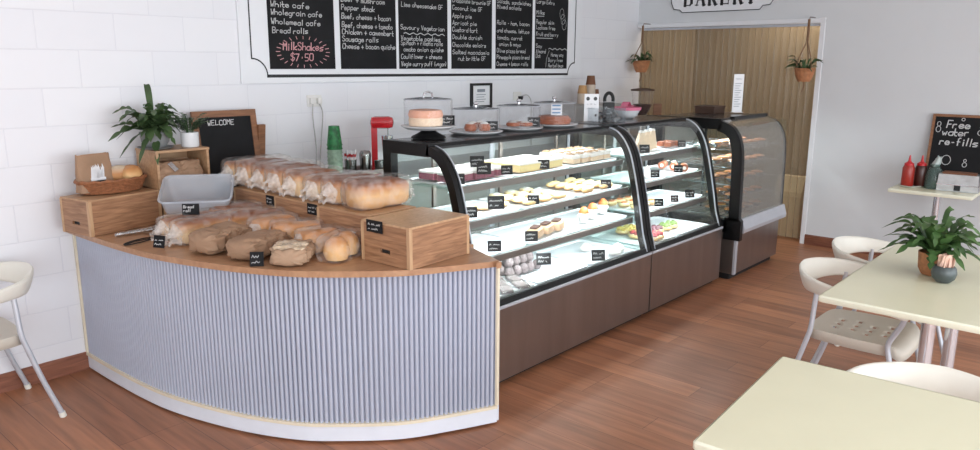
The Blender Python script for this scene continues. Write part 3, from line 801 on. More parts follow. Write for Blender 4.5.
rows = [(-.42,'leftmost bagged loaf of the topmost row, its bag end sticking out beside the welcome board','crustpale',.15,.145),
        (-.575,'second bagged loaf from the left in the topmost row','crust',.155,.16),
        (-.735,'bagged loaf in the topmost row directly above the first price card','crust',.155,.15),
        (-.895,'fourth bagged loaf from the left in the topmost row','crust',.155,.155),
        (-1.05,'bagged loaf in the topmost row left of the second price card','crustpale',.15,.14),
        (-1.21,'low rounded bagged loaf in the topmost row above the second price card','crustpale',.155,.125),
        (-1.37,'second bagged loaf from the right in the topmost row','crust',.155,.14)]
for i, (y, lb, mm_, wd, ht) in enumerate(rows):
    bag_loaf(lb, (-5.105+random.uniform(-.012,.012), y, ZR), random.uniform(-.07,.07), .31, wd, ht, mm_, i*3.1, -1, group='bagged loaves on the crate row')
bag_loaf('rightmost bagged loaf of the topmost row, pale square sandwich loaf in clear bag', (-5.10,-1.565,ZR), -.04, .34, .17, .145, 'crust', 40.5, 1, .12, group='bagged loaves on the crate row')
ZQ = ZT+.002
G = 'bagged loaves along the counter front'
bag_loaf('white sandwich loaf in clear bag beside the leftmost counter price card', (-5.64,-.70,ZQ), .10, .34, .125, .115, 'crustpale', 50, -1, .15, G)
bag_loaf('white sandwich loaf in clear bag between another white loaf and the brown paper bags', (-5.635,-.86,ZQ), .06, .36, .13, .12, 'crustpale', 51, -1, .15, G)
bag_loaf('brown crusted bagged loaf behind the white sandwich loaves', (-5.37,-.69,ZQ), -.65, .32, .125, .135, 'crust', 52, -1, .3, G)
bag_loaf('tan bagged loaf behind the brown paper bags', (-5.395,-.93,ZQ), -.35, .30, .12, .135, 'crust', 53, -1, .3, G)
bag_loaf('round topped bagged loaf behind the windowed paper bag', (-5.42,-1.13,ZQ), .1, .24, .14, .13, 'roll', 54, -1, .6, G)
bag_loaf('bagged loaf in front of the middle crate of the crate row', (-5.40,-1.30,ZQ), -.5, .26, .13, .125, 'roll', 55, -1, .6, G)
# bag of rolls by the bare topped crate
o = thing('bag_of_rolls', 'clear bag of round rolls beside the bare topped crate', 'bread', (-5.40,-1.665,ZQ), .35)
for q, (x, y, s_) in enumerate(((-.055,0,.062),(.055,.012,.062))):
    MB().lathe([(0,0),(s_*.8,.006),(s_,s_*.65),(s_*.8,s_*1.35),(s_*.4,s_*1.72),(0,s_*1.8)], (x,y,.002), 20).build('roll', M['roll'], o, smooth=True)
bagify(o, .25, .14, .12, 60, 1)
bag_loaf('oval bread roll in clear bag wedged against the slotted side of the bare topped crate', (-5.40,-1.49,ZQ), -.25, .22, .115, .115, 'roll', 61, -1, .7, G)
# brown paper bags
def paper_bag(label, loc, rz, L, W, H, seed, m_='kraft', window=False):
    o = thing('paper_bread_bag', label, 'bread bag', loc, rz)
    m = MB()
    def fn(u, v):
        a = 2*PI*u; x = -1+2*v
        if x < .45: e = max(.0, 1-abs(min(x,.0))**6)**.35
        else: e = 1-.55*((x-.45)/.55)**1.3
        ca, sa = math.cos(a), math.sin(a)
        yy = math.copysign(abs(ca)**.7, ca); zz = math.copysign(abs(sa)**.6, sa)
        fl = 1 if x < .4 else max(.12, 1-1.1*(x-.4)/.6)
        n = noise.noise((x*2.5+seed, ca*1.8, sa*1.8)); n2 = abs(noise.noise((x*4+seed*2+ca*1.5, ca*2.5+1-x*1.5, sa*2.5))); n3 = abs(noise.noise((x*8+seed*3-ca*3, ca*6+x*3, sa*5)))
        k = 1.06+.16*n-.34*n2-.12*n3
        return (x*L/2, yy*W/2*e*k*(1.15 if x>.5 else 1), max(.001, H/2*fl*.95+zz*H/2*e*fl*k))
    m.grid(fn, 64, 60, closeu=True)
    m.build('paper_bag', M[m_], o, smooth=55)
    if window:
        def wf(k):
            def g(u, v):
                p = Vector(fn((.14+.24*u), .07+.42*v)); c = Vector((p.x, 0, H*.4)); return p+(p-c).normalized()*k
            return g
        m = MB(); m.grid(wf(.003), 24, 24); m.build('floury_loaf', M['floury'], o, smooth='all')
        m = MB(); m.grid(wf(.006), 24, 24); m.build('bag_window', M['bag'], o, smooth='all')
    return o
paper_bag('crumpled brown paper bread bag beside the white sandwich loaves', (-5.665,-1.09,ZQ), .35, .38, .19, .115, 3)
paper_bag('crumpled brown paper bread bag behind the second counter price card', (-5.605,-1.31,ZQ), .42, .38, .19, .105, 9)
o = paper_bag('brown paper bag with a clear window showing a floury loaf', (-5.575,-1.53,ZQ), .75, .30, .18, .09, 15, 'kraftlight', True)
# inside open box
for lb, dx, rz, ti in (('brown bagged loaf leaning at the left inside the open box', -.07, 1.35, .6), ('brown bagged loaf leaning at the right inside the open box', .045, 1.35, .5)):
    o = paper_bag(lb, (-5.455+dx,-.22,ZT+CH+.022), 1.45, .19, .15, .08, 20+dx*100, 'kraft')
    o.rotation_euler = (0,-.95,1.5+dx)
    o.location.z += .05
    if dx < 0: MB().box((-.0,-.02,.083), (.06,.028,.003), rz=.5).build('white_label', M['foil'], o)

# ================================================================== CLEAR TUB
tb = thing('plastic_tub', 'large frosted clear plastic tub tilted towards the customers', 'tub', (-5.485,-.50,ZT+.088), math.radians(-36))
def rrect(w, d, r, z, n=6):
    out = []
    for cx, cy, a0 in ((w/2-r,d/2-r,0),(-w/2+r,d/2-r,PI/2),(-w/2+r,-d/2+r,PI),(w/2-r,-d/2+r,1.5*PI)):
        for k in range(n+1):
            a = a0+PI/2*k/n; out.append(Vector((cx+r*math.cos(a), cy+r*math.sin(a), z)))
    return out
def rings(mb, R, capfirst=True):
    vs = [[mb.bm.verts.new(p) for p in r] for r in R]; n = len(vs[0])
    for A, B in zip(vs, vs[1:]):
        for k in range(n): mb.bm.faces.new((A[k],A[(k+1)%n],B[(k+1)%n],B[k]))
    if capfirst: mb.bm.faces.new(vs[0][::-1])
    return mb
TM = Matrix.Translation((0,.005,.045)) @ Matrix.Rotation(math.radians(24), 4, 'X')
m = MB(); rings(m, [[TM @ p for p in rrect(w_,d_,.035,z_)] for w_,d_,z_ in ((.30,.20,-.055),(.33,.23,.0),(.355,.255,.07),(.36,.26,.085))])
o = m.build('tub_body', M['tub'], tb, smooth=50); solid(o, .003)
m = MB(); pts = [TM @ p for p in rrect(.37,.27,.04,.085)]; m.tube(pts, .006, 6, closed=True); m.build('tub_rim', M['tub'], tb, smooth=True)

# ================================================================== PRICE CARDS
def card(label, loc, rz, w=.065, h=.05, lean=.2, seed=0, text=None, leg=False, group=None):
    o = thing('price_card', label, 'price card', loc, rz, group)
    R = Matrix.Rotation(-lean, 4, 'X')
    m = MB(); m.prism([(-w/2,0),(w/2,0),(w/2,h),(-w/2,h)], 0, .002, 'y', R)
    m.bb(-w*.3, w*.3, 0, .022+h*.2*lean, 0, .002)
    m.build('card', M['blackboard'], o)
    c = MB()
    if text:
        for i, tx in enumerate(text): hand(c, tx, -w*.42, h*(.62-.33*i), h*.24, w*(.6 if i == 0 else .4), .003, -.0008)
    else:
        for i in range(2): scribble(c, -w*.38, h*(.58-.36*i), w*(.74-.15*i), h*.2, -.0008, .0028 if w > .06 else .002, seed*7+i)
    bmesh.ops.transform(c.bm, matrix=R, verts=c.bm.verts)
    c.build('chalk_writing', M['chalk'], o, weld=False)
    return o
A45 = math.radians(-50)
card('small chalk price card on the counter edge at the white sandwich loaves', (-5.89,-.85,ZT+.001), math.radians(-62), .062, .06, .25, 1)
card('small chalk price card on the counter edge beside the windowed paper bag', (-5.755,-1.505,ZT+.001), math.radians(-40), .06, .065, .25, 2)
card('black chalk card with a heart standing against the clear tub', (-5.665,-.755,ZT+.118), math.radians(-40), .085, .058, .1, 3, ['Bread', 'roll'])
def hung(label, loc, rz, w, h, seed):
    o = card(label, loc, rz, w, h, .0, seed); return o
hung('price card on the crate face below the third topmost loaf', (-5.285,-.89,ZT+CH-.055), -PI/2, .075, .052, 5)
hung('price card on the crate face at the joint of the two right crates', (-5.287,-1.275,ZT+CH-.055), -PI/2, .085, .056, 6)
hung('price card on the slotted end of the bare topped crate', (-5.36,-1.845,ZT+CH-.048), math.radians(-87.5), .105, .056, 7)

# ================================================================== WICKER BASKET with bread and a paper bag
ZL = ZT+CH+.003
bk = thing('wicker_basket', 'oval brown wicker basket on the crate at the wall end', 'basket', (-5.81,-.175,ZL+.002), .12)
def wick(mb, a, b_, h, flare, rows, mi=0):
    for k in range(rows):
        t = k/(rows-1); s_ = 1+flare*t
        mb.tube([((a*s_+.003*math.sin(18*q*2*PI/72+k*PI))*math.cos(2*PI*q/72), (b_*s_+.003*math.sin(18*q*2*PI/72+k*PI))*math.sin(2*PI*q/72), .006+(h-.006)*t) for q in range(72)], .0052, 5, closed=True)
m = MB(); wick(m, .155, .095, .062, .18, 8)
for q in range(30):
    a = 2*PI*q/30
    m.tube([(.155*math.cos(a),.095*math.sin(a),.003),(.155*1.18*math.cos(a),.095*1.18*math.sin(a),.064)], .004, 5)
m.lathe([(0,.003),(1,.003)], seg=36, sx=.155, sy=.095)
m.build('woven_wall', M['wicker'], bk, smooth=True)
m = MB(); m.tube([(.187*math.cos(2*PI*q/60), .115*math.sin(2*PI*q/60), .068+.003*math.sin(q*1.57)) for q in range(60)], .009, 6, closed=True); m.build('rim', M['wicker'], bk, smooth=True)
o = paper_bag('brown paper bag with a light graphic standing in the wicker basket', (0,0,0), 0, .1, .1, .1, 30)
for c in list(o.children): bpy.data.objects.remove(c)
o.location = (-5.90,-.185,ZL+.014); o.rotation_euler = (0,0,.2)
m = MB()
def pb(u, v):
    a = 2*PI*u; w_ = .19*(1-.04*v); d_ = .08*(1-.75*v)
    c_, s_ = math.cos(a), math.sin(a)
    x = math.copysign(abs(c_)**.25, c_)*w_/2; y = math.copysign(abs(s_)**.35, s_)*d_/2
    z = .20*v
    return (x+.006*noise.noise((u*9,v*5,1)), y+.004*noise.noise((u*9,v*5,3))-.0*v, z+.012*noise.noise((u*5,3,v))*v)
m.grid(pb, 40, 14, closeu=True); m.build('paper_bag', M['kraft'], o, smooth=45)
m = MB(); rg = random.Random(5)
for k in range(9):
    x = -.03+.062*k/8; hh = .05+.03*rg.random()
    m.prism([(x-.006,.07),(x+.007,.07),(x+.009,.07+hh*.7),(x,.07+hh)], -.0405+.012, -.0385+.012, 'y')
m.bb(-.04,.045,-.0405+.008,-.0385+.012,.06,.074)
m.build('printed_graphic', M['paper'], o)
MB().bb(-.045,.04,-.036,-.031,.045,.06).build('printed_line', M['ink'], o)
for lb, x, y, rz, s_ in (('crusty round loaf at the back of the wicker basket', -5.755,-.145,.2,1.0), ('crusty loaf at the right front of the wicker basket', -5.70,-.175,1.0,.95)):
    o = thing('crusty_loaf', lb, 'bread', (x,y,ZL+.035), rz)
    m = MB(); 
    for nm in ('crust',):
        def fn(u,v,s_=s_):
            th = PI*v; a = 2*PI*u; n = 1+.08*noise.noise((math.cos(a)*2+x*9, math.sin(a)*2, v*3))
            return (.085*s_*math.sin(th)*math.cos(a)*n, .06*s_*math.sin(th)*math.sin(a)*n, .05+.05*math.cos(th)*n)
        m.grid(fn, 24, 14, closeu=True)
    m.build('crust', M['crusty'] if s_ == 1 else M['roll'], o, smooth='all')

# tongs and dark wire
tg = thing('serving_tongs', 'silver serving tongs lying on the counter in front of the wall end crate', 'tongs', (-5.82,-.465,ZT+.001), math.radians(4))
for sd in (-1,1):
    m = MB(); m.tube([(-.115,0,.012),(-.05,sd*.012,.013),(.06,sd*.017,.012),(.12,sd*.02,.011)], [.010,.008,.008,.013], 8); m.build('arm', M['foil'], tg, smooth=True)
tg = thing('wire_tongs', 'dark wire tongs lying by the counter edge', 'tongs', (-5.90,-.66,ZT+.001), math.radians(20))
m = MB(); m.tube([(.09*math.cos(a)*(1 if abs(a)<9 else 1), .03*math.sin(a), .005) for a in [2*PI*k/28 for k in range(28)]], .0032, 6, closed=True)
m.tube([(-.09,0,.005),(-.02,.01,.006),(.06,-.012,.006)], .003, 6); m.build('wire_loop', M['blackmatte'], tg, smooth=True)
tg = thing('paper_sheet', 'thin brown paper sheet on the counter beside the silver tongs', 'paper', (-5.72,-.52,ZT+.001), .3)
MB().grid(lambda u,v: (-.07+.14*u, -.05+.1*v, .003+.004*math.sin(5*u+2*v)), 8, 8).build('sheet', M['kraft'], tg, smooth='all')

# ================================================================== WELCOME BOARD
wb = thing('welcome_board', 'brown framed chalkboard reading WELCOME behind the bread counter', 'chalkboard', (-5.055,-.13,ZT), 0)
TL = Matrix.Rotation(-.12, 4, 'X')
def xf(m): bmesh.ops.transform(m.bm, matrix=TL, verts=m.bm.verts); return m
m = MB()
m.bb(-.215,.215,-.014,.006,.56,.60); m.bb(-.215,-.18,-.014,.006,.02,.56); m.bb(.175,.215,-.014,.006,.0,.56); m.bb(-.18,.175,-.014,.006,.02,.07)
xf(m).build('frame', M['brownwood'], wb)
xf(MB().bb(-.18,.175,-.008,.002,.07,.56)).build('chalk_panel', M['blackboard'], wb)
m = MB(); hand(m, 'WELCOME', -.12, .512, .03, .175, .0045, -.0095); xf(m).build('chalk_lettering', M['chalk'], wb, weld=False)
MB().box((.235,.06,.25), (.05,.02,.5), rx=.12).build('back_leg', M['brownwood'], wb)

# ================================================================== REAR BENCH
bench = thing('service_bench', 'low service bench along the block wall behind the display cases', 'bench', (0,0,0))
ZBN = .97
MB().bb(-4.62,-.12,-.58,-.006,.0,ZBN-.03).build('bench_body', M['greybox'], bench)
MB().bb(-4.64,-.10,-.60,-.006,ZBN-.03,ZBN,bev=.003).build('bench_top', M['benchtop'], bench)
# drip tray holding the mixing things
tr = thing('metal_tray', 'shallow grey metal tray on the bench under the cups and mixer', 'tray', (-4.22,-.31,ZBN+.001))
m = MB(); m.bb(-.24,.2,-.13,.13,0,.006); m.bb(-.24,.2,-.13,-.124,.006,.04); m.bb(-.24,.2,.124,.13,.006,.04); m.bb(-.24,-.234,-.124,.124,.006,.04); m.bb(.194,.2,-.124,.124,.006,.04)
m.build('tray_body', M['steel'], tr)
ZK = ZBN+.008
def cupstack(label, loc, n, r0, r1, h, mats, step):
    o = thing('cup_stack', label, 'cups', loc)
    for k in range(n):
        MB().lathe([(0,0),(r0,0),(r1,h-.006),(r1+.003,h-.006),(r1+.003,h),(r1-.002,h),(r0-.002,.004)] if False else [(0,h),(r0,h),(r1,.006),(r1+.003,.006),(r1+.003,0),(r1-.002,0),(r0-.003,h-.004),(0,h-.004)], (0,0,k*step), 22).build('cup', M[mats[min(k,len(mats)-1)]], o, smooth=40)
    return o
cupstack('upturned stack of green leaf pattern cups left of the striped straws', (-4.39,-.29,ZK), 9, .036, .05, .13, ['palecup']*7+['greencup'], .026)
st = thing('straw_holder', 'steel cup of red and white striped paper straws', 'straws', (-4.26,-.29,ZK))
MB().lathe([(0,0),(.038,0),(.042,.1),(.039,.1),(.036,.004),(0,.004)], seg=22).build('holder', M['steelcup'], st, smooth=40)
m1, m2 = MB(), MB(); rg = random.Random(4)
for k in range(16):
    a = 2*PI*k/16; r = .03 if k % 2 else .016
    x, y = r*math.cos(a), r*math.sin(a); hh = .155+.012*rg.random()
    for s_ in range(7):
        (m1 if s_ % 2 else m2).tube([(x*(1+.04*s_),y*(1+.04*s_),.02+(hh-.02)*s_/7),(x*(1+.04*(s_+1)),y*(1+.04*(s_+1)),.02+(hh-.02)*(s_+1)/7)], .0058, 6)
m1.build('straw_stripes', M['rednozzle'], st); m2.build('straws', M['paper'], st)
cn = thing('steel_canister', 'tall steel shaker between the straws and the red mixer', 'canister', (-4.13,-.29,ZK))
MB().lathe([(0,0),(.036,0),(.042,.12),(.04,.135),(.03,.15),(0,.155)], seg=22).build('canister_body', M['steelcup'], cn, smooth=40)
cn = thing('steel_beaker', 'short steel beaker beside the red mixer', 'beaker', (-4.075,-.38,ZK))
MB().lathe([(0,0),(.032,0),(.038,.085),(.035,.085),(.03,.005),(0,.005)], seg=22).build('beaker_body', M['steelcup'], cn, smooth=40)
mx = thing('milkshake_mixer', 'red milkshake mixer standing on the rear bench', 'mixer', (-3.975,-.29,ZBN+.002), math.radians(48))
MB().box((0,0,.015), (.13,.15,.03), bev=.008).build('base', M['red'], mx, smooth=40)
m = MB(); m.prism([(-.03,.03),(.03,.03),(.024,.33),(-.024,.33)], .03, .072, 'y'); m.build('column', M['red'], mx, smooth=40)
MB().box((0,-.005,.345), (.092,.165,.085), bev=.034).build('motor_head', M['red'], mx, smooth=50)
MB().bb(-.02,.02,-.092,-.088,.345,.365).build('badge', M['paper'], mx)
MB().tube([(0,-.045,.33),(0,-.045,.11)], .006, 8).build('spindle', M['chrome'], mx, smooth=True)
MB().lathe([(0,0),(.034,0),(.042,.15),(.04,.15),(.032,.005),(0,.005)], (0,-.04,.10), 20).build('mixing_cup', M['chrome'], mx, smooth=40)

# wall sockets, cables, photo frame
def socket(label, x, z, w=.115, h=.075):
    o = thing('power_socket', label, 'socket', (x,-.001,z))
    MB().bb(-w/2,w/2,-.01,0,-h/2,h/2,bev=.003).build('face_plate', M['socket'], o)
    return o
o = socket('white double power socket above the green cups', -4.335, 1.47, .12, .08)
for dx in (-.03,.03): MB().box((dx,-.022,.0), (.035,.028,.04), bev=.006).build('plug', M['socket'], o, smooth=40)
o = socket('white power socket with black plug above the cake domes', -2.10, 1.44, .11, .08)
MB().lathe([(0,-.03),(.02,-.03),(.024,.0),(0,.0)], (.02,-.03,.0), 14).build('plug', M['blackmatte'], o, smooth=40)
for lb, pts, mm_ in (('pale cable hanging from the double socket down to the bench', [(-4.31,-.03,1.45),(-4.29,-.035,1.38),(-4.30,-.02,1.2),(-4.31,-.012,1.05),(-4.315,-.012,ZBN+.005)], 'cable'),
                 ('pale cable looping left of the double socket cable', [(-4.365,-.03,1.45),(-4.37,-.03,1.35),(-4.345,-.02,1.15),(-4.35,-.012,ZBN+.005)], 'cable'),
                 ('dark cable curving from the black plug behind the rightmost cake dome', [(-2.08,-.035,1.44),(-2.0,-.04,1.45),(-1.93,-.03,1.40),(-1.90,-.015,1.3),(-1.89,-.012,ZBN+.005)], 'cable')):
    o = MB().tube(crom(pts, 6), .004, 6).build('power_cable', M[mm_], smooth=True); tag(o, lb, 'cable')
pf = thing('photo_frame', 'small black framed certificate on the block wall behind the cake domes', 'picture frame', (-2.60,-.001,1.46))
m = MB(); m.bb(-.135,.135,-.02,0,.085,.105); m.bb(-.135,.135,-.02,0,-.105,-.085); m.bb(-.135,-.113,-.02,0,-.085,.085); m.bb(.113,.135,-.02,0,-.085,.085)
m.build('frame', M['ink'], pf); MB().bb(-.113,.113,-.008,0,-.085,.085).build('certificate', M['paper'], pf)
m = MB(); m.bb(-.05,.05,-.0092,-.0085,.03,.055)
for k in range(4): m.bb(-.06,.06-.02*(k%2),-.0092,-.0085,.005-.02*k,.010-.02*k)
m.build('print', M['greyink'], pf)

# coffee machine, cup stacks, grinder
cm = thing('coffee_machine', 'grey boxy coffee machine on the bench behind the display cases', 'coffee machine', (-1.36,-.34,ZBN+.001))
MB().box((0,0,.195), (.52,.40,.39), bev=.012).build('machine_body', M['greybox'], cm, smooth=40)
MB().bb(-.22,.22,-.206,-.2,.1,.3).build('front_panel', M['steel'], cm)
for dx in (-.12,.12): MB().tube([(dx,-.2,.16),(dx,-.32,.15)], .014, 10).build('portafilter_handle', M['blackmatte'], cm, smooth=True)
ZM = ZBN+.393
cupstack('leftmost tan cup stack on the coffee machine', (-1.48,-.30,ZM), 7, .036, .046, .075, ['cuppale']*6+['cuptan'], .016)
cupstack('tallest brown topped cup stack on the coffee machine', (-1.345,-.30,ZM), 12, .036, .046, .085, ['cuppale']*11+['cupbrown'], .016)
cupstack('short brown cup stack on the coffee machine', (-1.235,-.28,ZM), 3, .034, .045, .09, ['cupbrown'], .02)
gr = thing('coffee_grinder', 'coffee grinder with a clear hopper of brown beans at the doorway corner', 'coffee grinder', (-.42,-.34,ZBN+.001), -.6)
MB().box((0,0,.11), (.17,.22,.22), bev=.02).build('grinder_body', M['steel'], gr, smooth=40)
MB().lathe([(.04,.22),(.05,.24),(.10,.33),(.115,.49)], seg=26).build('hopper', M['dome'], gr, smooth=40)
MB().lathe([(0,.235),(.045,.24),(.092,.325),(.095,.35),(0,.355)], seg=26).build('beans', M['beans'], gr, smooth=True)
MB().lathe([(0,.49),(.125,.49),(.125,.505),(.06,.515),(.02,.52),(0,.52)], seg=26).build('lid', M['darkwood'], gr, smooth=40)
bdw = MB().box((0,0,.17), (.09,.02,.36), bev=.004).build('chopping_board', M['brownwood'], loc=(-.20,-.40,ZBN+.002), rz=-.9)
tag(bdw, 'brown wooden board standing beside the coffee grinder', 'board')

# ================================================================== DISPLAY CASES
YB, YFc = -1.24, -1.95
PRO = [(-1.94,.475),(-1.93,.52),(-1.905,.60),(-1.88,.73),(-1.857,.84),(-1.834,.943),(-1.812,1.03),(-1.785,1.12),(-1.752,1.19),(-1.708,1.25),(-1.655,1.29),(-1.59,1.31)]
PC = [(v.x, v.y) for v in crom([(a,b,0) for a,b in PRO], 3)]
def inset(C, d):
    out = []
    for i, p in enumerate(C):
        a = Vector(C[max(i-1,0)]); b_ = Vector(C[min(i+1,len(C)-1)]); t = (b_-a).normalized(); n = Vector((t.y,-t.x))
        if n.x < 0: n = -n
        if i == 0: pass
        out.append((p[0]+n.x*d, p[1]+n.y*d))
    return out
# inward normal of the curve: to +y and -z
def inset(C, d):
    out = []
    for i, p in enumerate(C):
        a = Vector(C[max(i-1,0)]); b_ = Vector(C[min(i+1,len(C)-1)]); t = (b_-a).normalized()
        n = Vector((t.y,-t.x)); out.append((p[0]+n.x*d, p[1]+n.y*d))
    return out
LV = [1.09,.905,.70,.478]
FR = [-1.715,-1.765,-1.815,-1.88]
def display_case(label, x0, x1, leftframe, nled=2.2):
    o = thing('display_case', label, 'display case', (0,0,0))
    MB().bb(x0+.01,x1-.01,YFc+.05,YB,.0,.045).build('plinth', M['blackmatte'], o)
    m = MB(); m.bb(x0+.004,x1-.004,YFc,YFc+.012,.04,.452,bev=.002); m.build('front_panel', M['steel_floor_tint'], o)
    m = MB(); m.bb(x0+.002,x0+.012,YFc+.012,YB,.04,.452); m.bb(x1-.012,x1-.002,YFc+.012,YB,.04,.452); m.build('side_panels', M['steel'], o)
    MB().bb(x0+.002,x1-.002,YFc-.006,YFc+.03,.452,.468,bev=.003).build('front_ledge', M['alum'], o)
    MB().bb(x0+.012,x1-.012,YFc+.012,YB,.44,.468).build('deck', M['caseinner'], o)
    MB().prism([(YFc+.004,.468),(YFc+.03,.468),(YFc+.035,.50),(YFc+.016,.50)], x0+.004, x1-.004, 'x').build('bottom_rail', M['blackgloss'], o)
    In = inset(PC, .005)
    m = MB(); m.strip(PC, In, x0+.03, x1-.03, 'x'); m.build('curved_glass', M['caseglass'], o, smooth=60)
    # end frames following the curve
    for xa, xb, s_ in ((x0, x0+.05, 0), (x1-.05, x1, 1)):
        I2 = inset(PC, .05)
        prof = [(YB,.475)]+[(YB,1.318),(-1.59,1.318)]+[PC[k] for k in range(len(PC)-1,-1,-1)]
        m = MB(); m.strip(PC, I2, xa, xb, 'x'); m.bb(xa,xb,-1.60,YB,1.25,1.318); m.bb(xa,xb,YB-.065,YB,.468,1.25)
        f_ = m.build('end_frame', M['blackgloss'], o, smooth=30)
        # bright edge bead along the glass
        xe = xb if s_ == 0 else xa
        P1 = inset(PC, -.003); P2 = inset(PC, .006)
        MB().strip(P1, P2, xe-.0035, xe+.0035, 'x').build('edge_bead', M['alum'], f_, smooth=60)
        xm = (xa+xb)/2; G2 = [(YB-.05,.475),(YB-.05,1.26),(-1.60,1.26)]+[I2[k] for k in range(len(I2)-1,-1,-1)]
        m = MB(); m.prism(G2, xm-.003, xm+.003, 'x'); m.build('end_glass', M['caseside'], o)
    MB().bb(x0+.045,x1-.045,YB-.34,YB,1.292,1.316,bev=.003).build('top_panel', M['casetop'], o)
    m = MB(); m.bb(x0+.045,x1-.045,-1.602,-1.575,1.287,1.318); m.build('top_rail', M['blackgloss'], o)
    # sliding rear doors
    xm = (x0+x1)/2
    for k, (a, b_) in enumerate(((x0+.045,xm+.03),(xm-.03,x1-.045))):
        yy = YB-.018-.012*k
        m = MB(); m.bb(a,b_,yy-.004,yy+.004,.468,.50); m.bb(a,b_,yy-.004,yy+.004,1.25,1.29); m.bb(a,a+.03,yy-.004,yy+.004,.50,1.25); m.bb(b_-.03,b_,yy-.004,yy+.004,.50,1.25)
        d = m.build('sliding_door', M['alum'], o)
        MB().bb(a+.03,b_-.03,yy-.002,yy+.002,.50,1.25).build('door_glass', M['caseside'], d)
    for k in range(3):
        z, yf = LV[k], FR[k]
        MB().bb(x0+.05,x1-.05,yf+.012,YB-.06,z-.008,z-.001).build('glass_shelf', M['shelfglass'], o)
        m = MB(); m.bb(x0+.048,x1-.048,yf-.004,yf+.014,z-.036,z+.002,bev=.003); m.bb(x0+.048,x1-.048,YB-.075,YB-.06,z-.03,z); r_ = m.build('shelf_rail', M['steel'], o)
        MB().bb(x0+.06,x1-.06,yf+.016,yf+.030,z-.026,z-.012).build('light_strip', M['led'], o)
    MB().bb(x0+.06,x1-.06,-1.49,-1.47,1.281,1.2915).build('light_strip', M['led'], o)
    m = MB()
    for xx in (x0+.3, xm, x1-.3): m.bb(xx-.012,xx+.012,YB-.10,YB-.085,.468,1.28)
    m.build('shelf_upright', M['steel'], o)
    return o
U1 = (-4.78,-2.995); U2 = (-2.985,-1.86)
display_case('longest curved glass cake case, beside the bread counter', *U1, True)
display_case('shorter curved glass cake case in the middle of the three cases', *U2, False)
# third case: heated cabinet with a flat front, standing a little forward
hc = thing('food_warmer', 'upright glazed food cabinet with black side frame beside the doorway', 'display case', (0,0,0))
X0, X1, YA = -1.75, -.80, -2.03
MB().bb(X0+.03,X1-.03,YA+.06,YB,0,.05).build('plinth', M['blackmatte'], hc)
MB().bb(X0+.02,X1,YA+.02,YB,.05,.40,bev=.004).build('base_cabinet', M['steel_floor_tint'], hc)
MB().bb(X0+.015,X0+.055,YA+.012,YA+.03,.05,.40).build('corner_trim', M['alum'], hc)
MB().prism([(YA-.035,.43),(YA-.03,.40),(YA+.03,.385),(YA+.03,.515),(YA-.01,.515)], X0+.05, X1+.02, 'x').build('front_ledge', M['alum'], hc)
HP = [(YA,.50),(YA+.004,.80),(YA+.012,1.02),(YA+.028,1.12),(YA+.06,1.20),(YA+.12,1.262),(YA+.21,1.295)]
HC = [(v.x,v.y) for v in crom([(a,b,0) for a,b in HP], 4)]
def framepoly(C, d): return inset(C, d)
HI = inset(HC, .085)
m = MB(); m.strip(HC, HI, X0, X0+.05, 'x'); m.bb(X0,X0+.05,YA+.205,YB,1.225,1.31); m.bb(X0,X0+.05,YB-.07,YB,.40,1.23)
m.prism([(YA-.02,.34),(YA+.12,.34),(YA+.12,.52),(YA,.52),(YA-.02,.5)], X0, X0+.05, 'x'); m.bb(X0,X0+.05,YA+.1,YB,.40,.50)
m.build('side_frame', M['blackgloss'], hc, smooth=30)
MB().bb(X0+.02,X0+.026,YA+.06,YB-.05,.5,1.24).build('side_glass', M['caseside'], hc)
H3 = inset(HC, .02)
m = MB(); m.strip(HC, H3, X1-.02, X1, 'x'); m.bb(X1-.02,X1,YA+.2,YB,1.28,1.305); m.bb(X1-.02,X1,YB-.03,YB,.4,1.28); m.build('end_frame', M['blackgloss'], hc, smooth=30)
MB().bb(X1-.013,X1-.008,YA+.03,YB-.03,.42,1.27).build('end_glass', M['caseside'], hc)
m = MB(); m.strip(HC, inset(HC,.005), X0+.05, X1-.02, 'x'); m.build('front_glass', M['smokeglass'], hc, smooth=60)
MB().bb(X0+.05,X1-.02,YA+.24,YB,1.285,1.305).build('top_panel', M['casetop'], hc)
MB().bb(X0+.25,X1+.0,YA+.205,YA+.245,1.285,1.315).build('top_rail', M['blackgloss'], hc)
MB().bb(X0+.05,X1-.02,YB-.012,YB,.4,1.285).build('rear_panel', M['steel'], hc)
MB().bb(X0+.06,X1-.03,-1.55,-1.52,1.27,1.284).build('light_strip', M['led'], hc)
HZ = [1.06,.92,.78,.64,.515]
for z in HZ:
    m = MB()
    for k in range(12): 
        y = YA+.07+k*.058; m.tube([(X0+.06,y,z),(X1-.03,y,z)], .003, 5)
    for xx in (X0+.07,(X0+X1)/2,X1-.04): m.tube([(xx,YA+.06,z-.004),(xx,YB-.05,z-.004)], .004, 5)
    m.build('wire_rack', M['chrome'], hc, smooth=True)

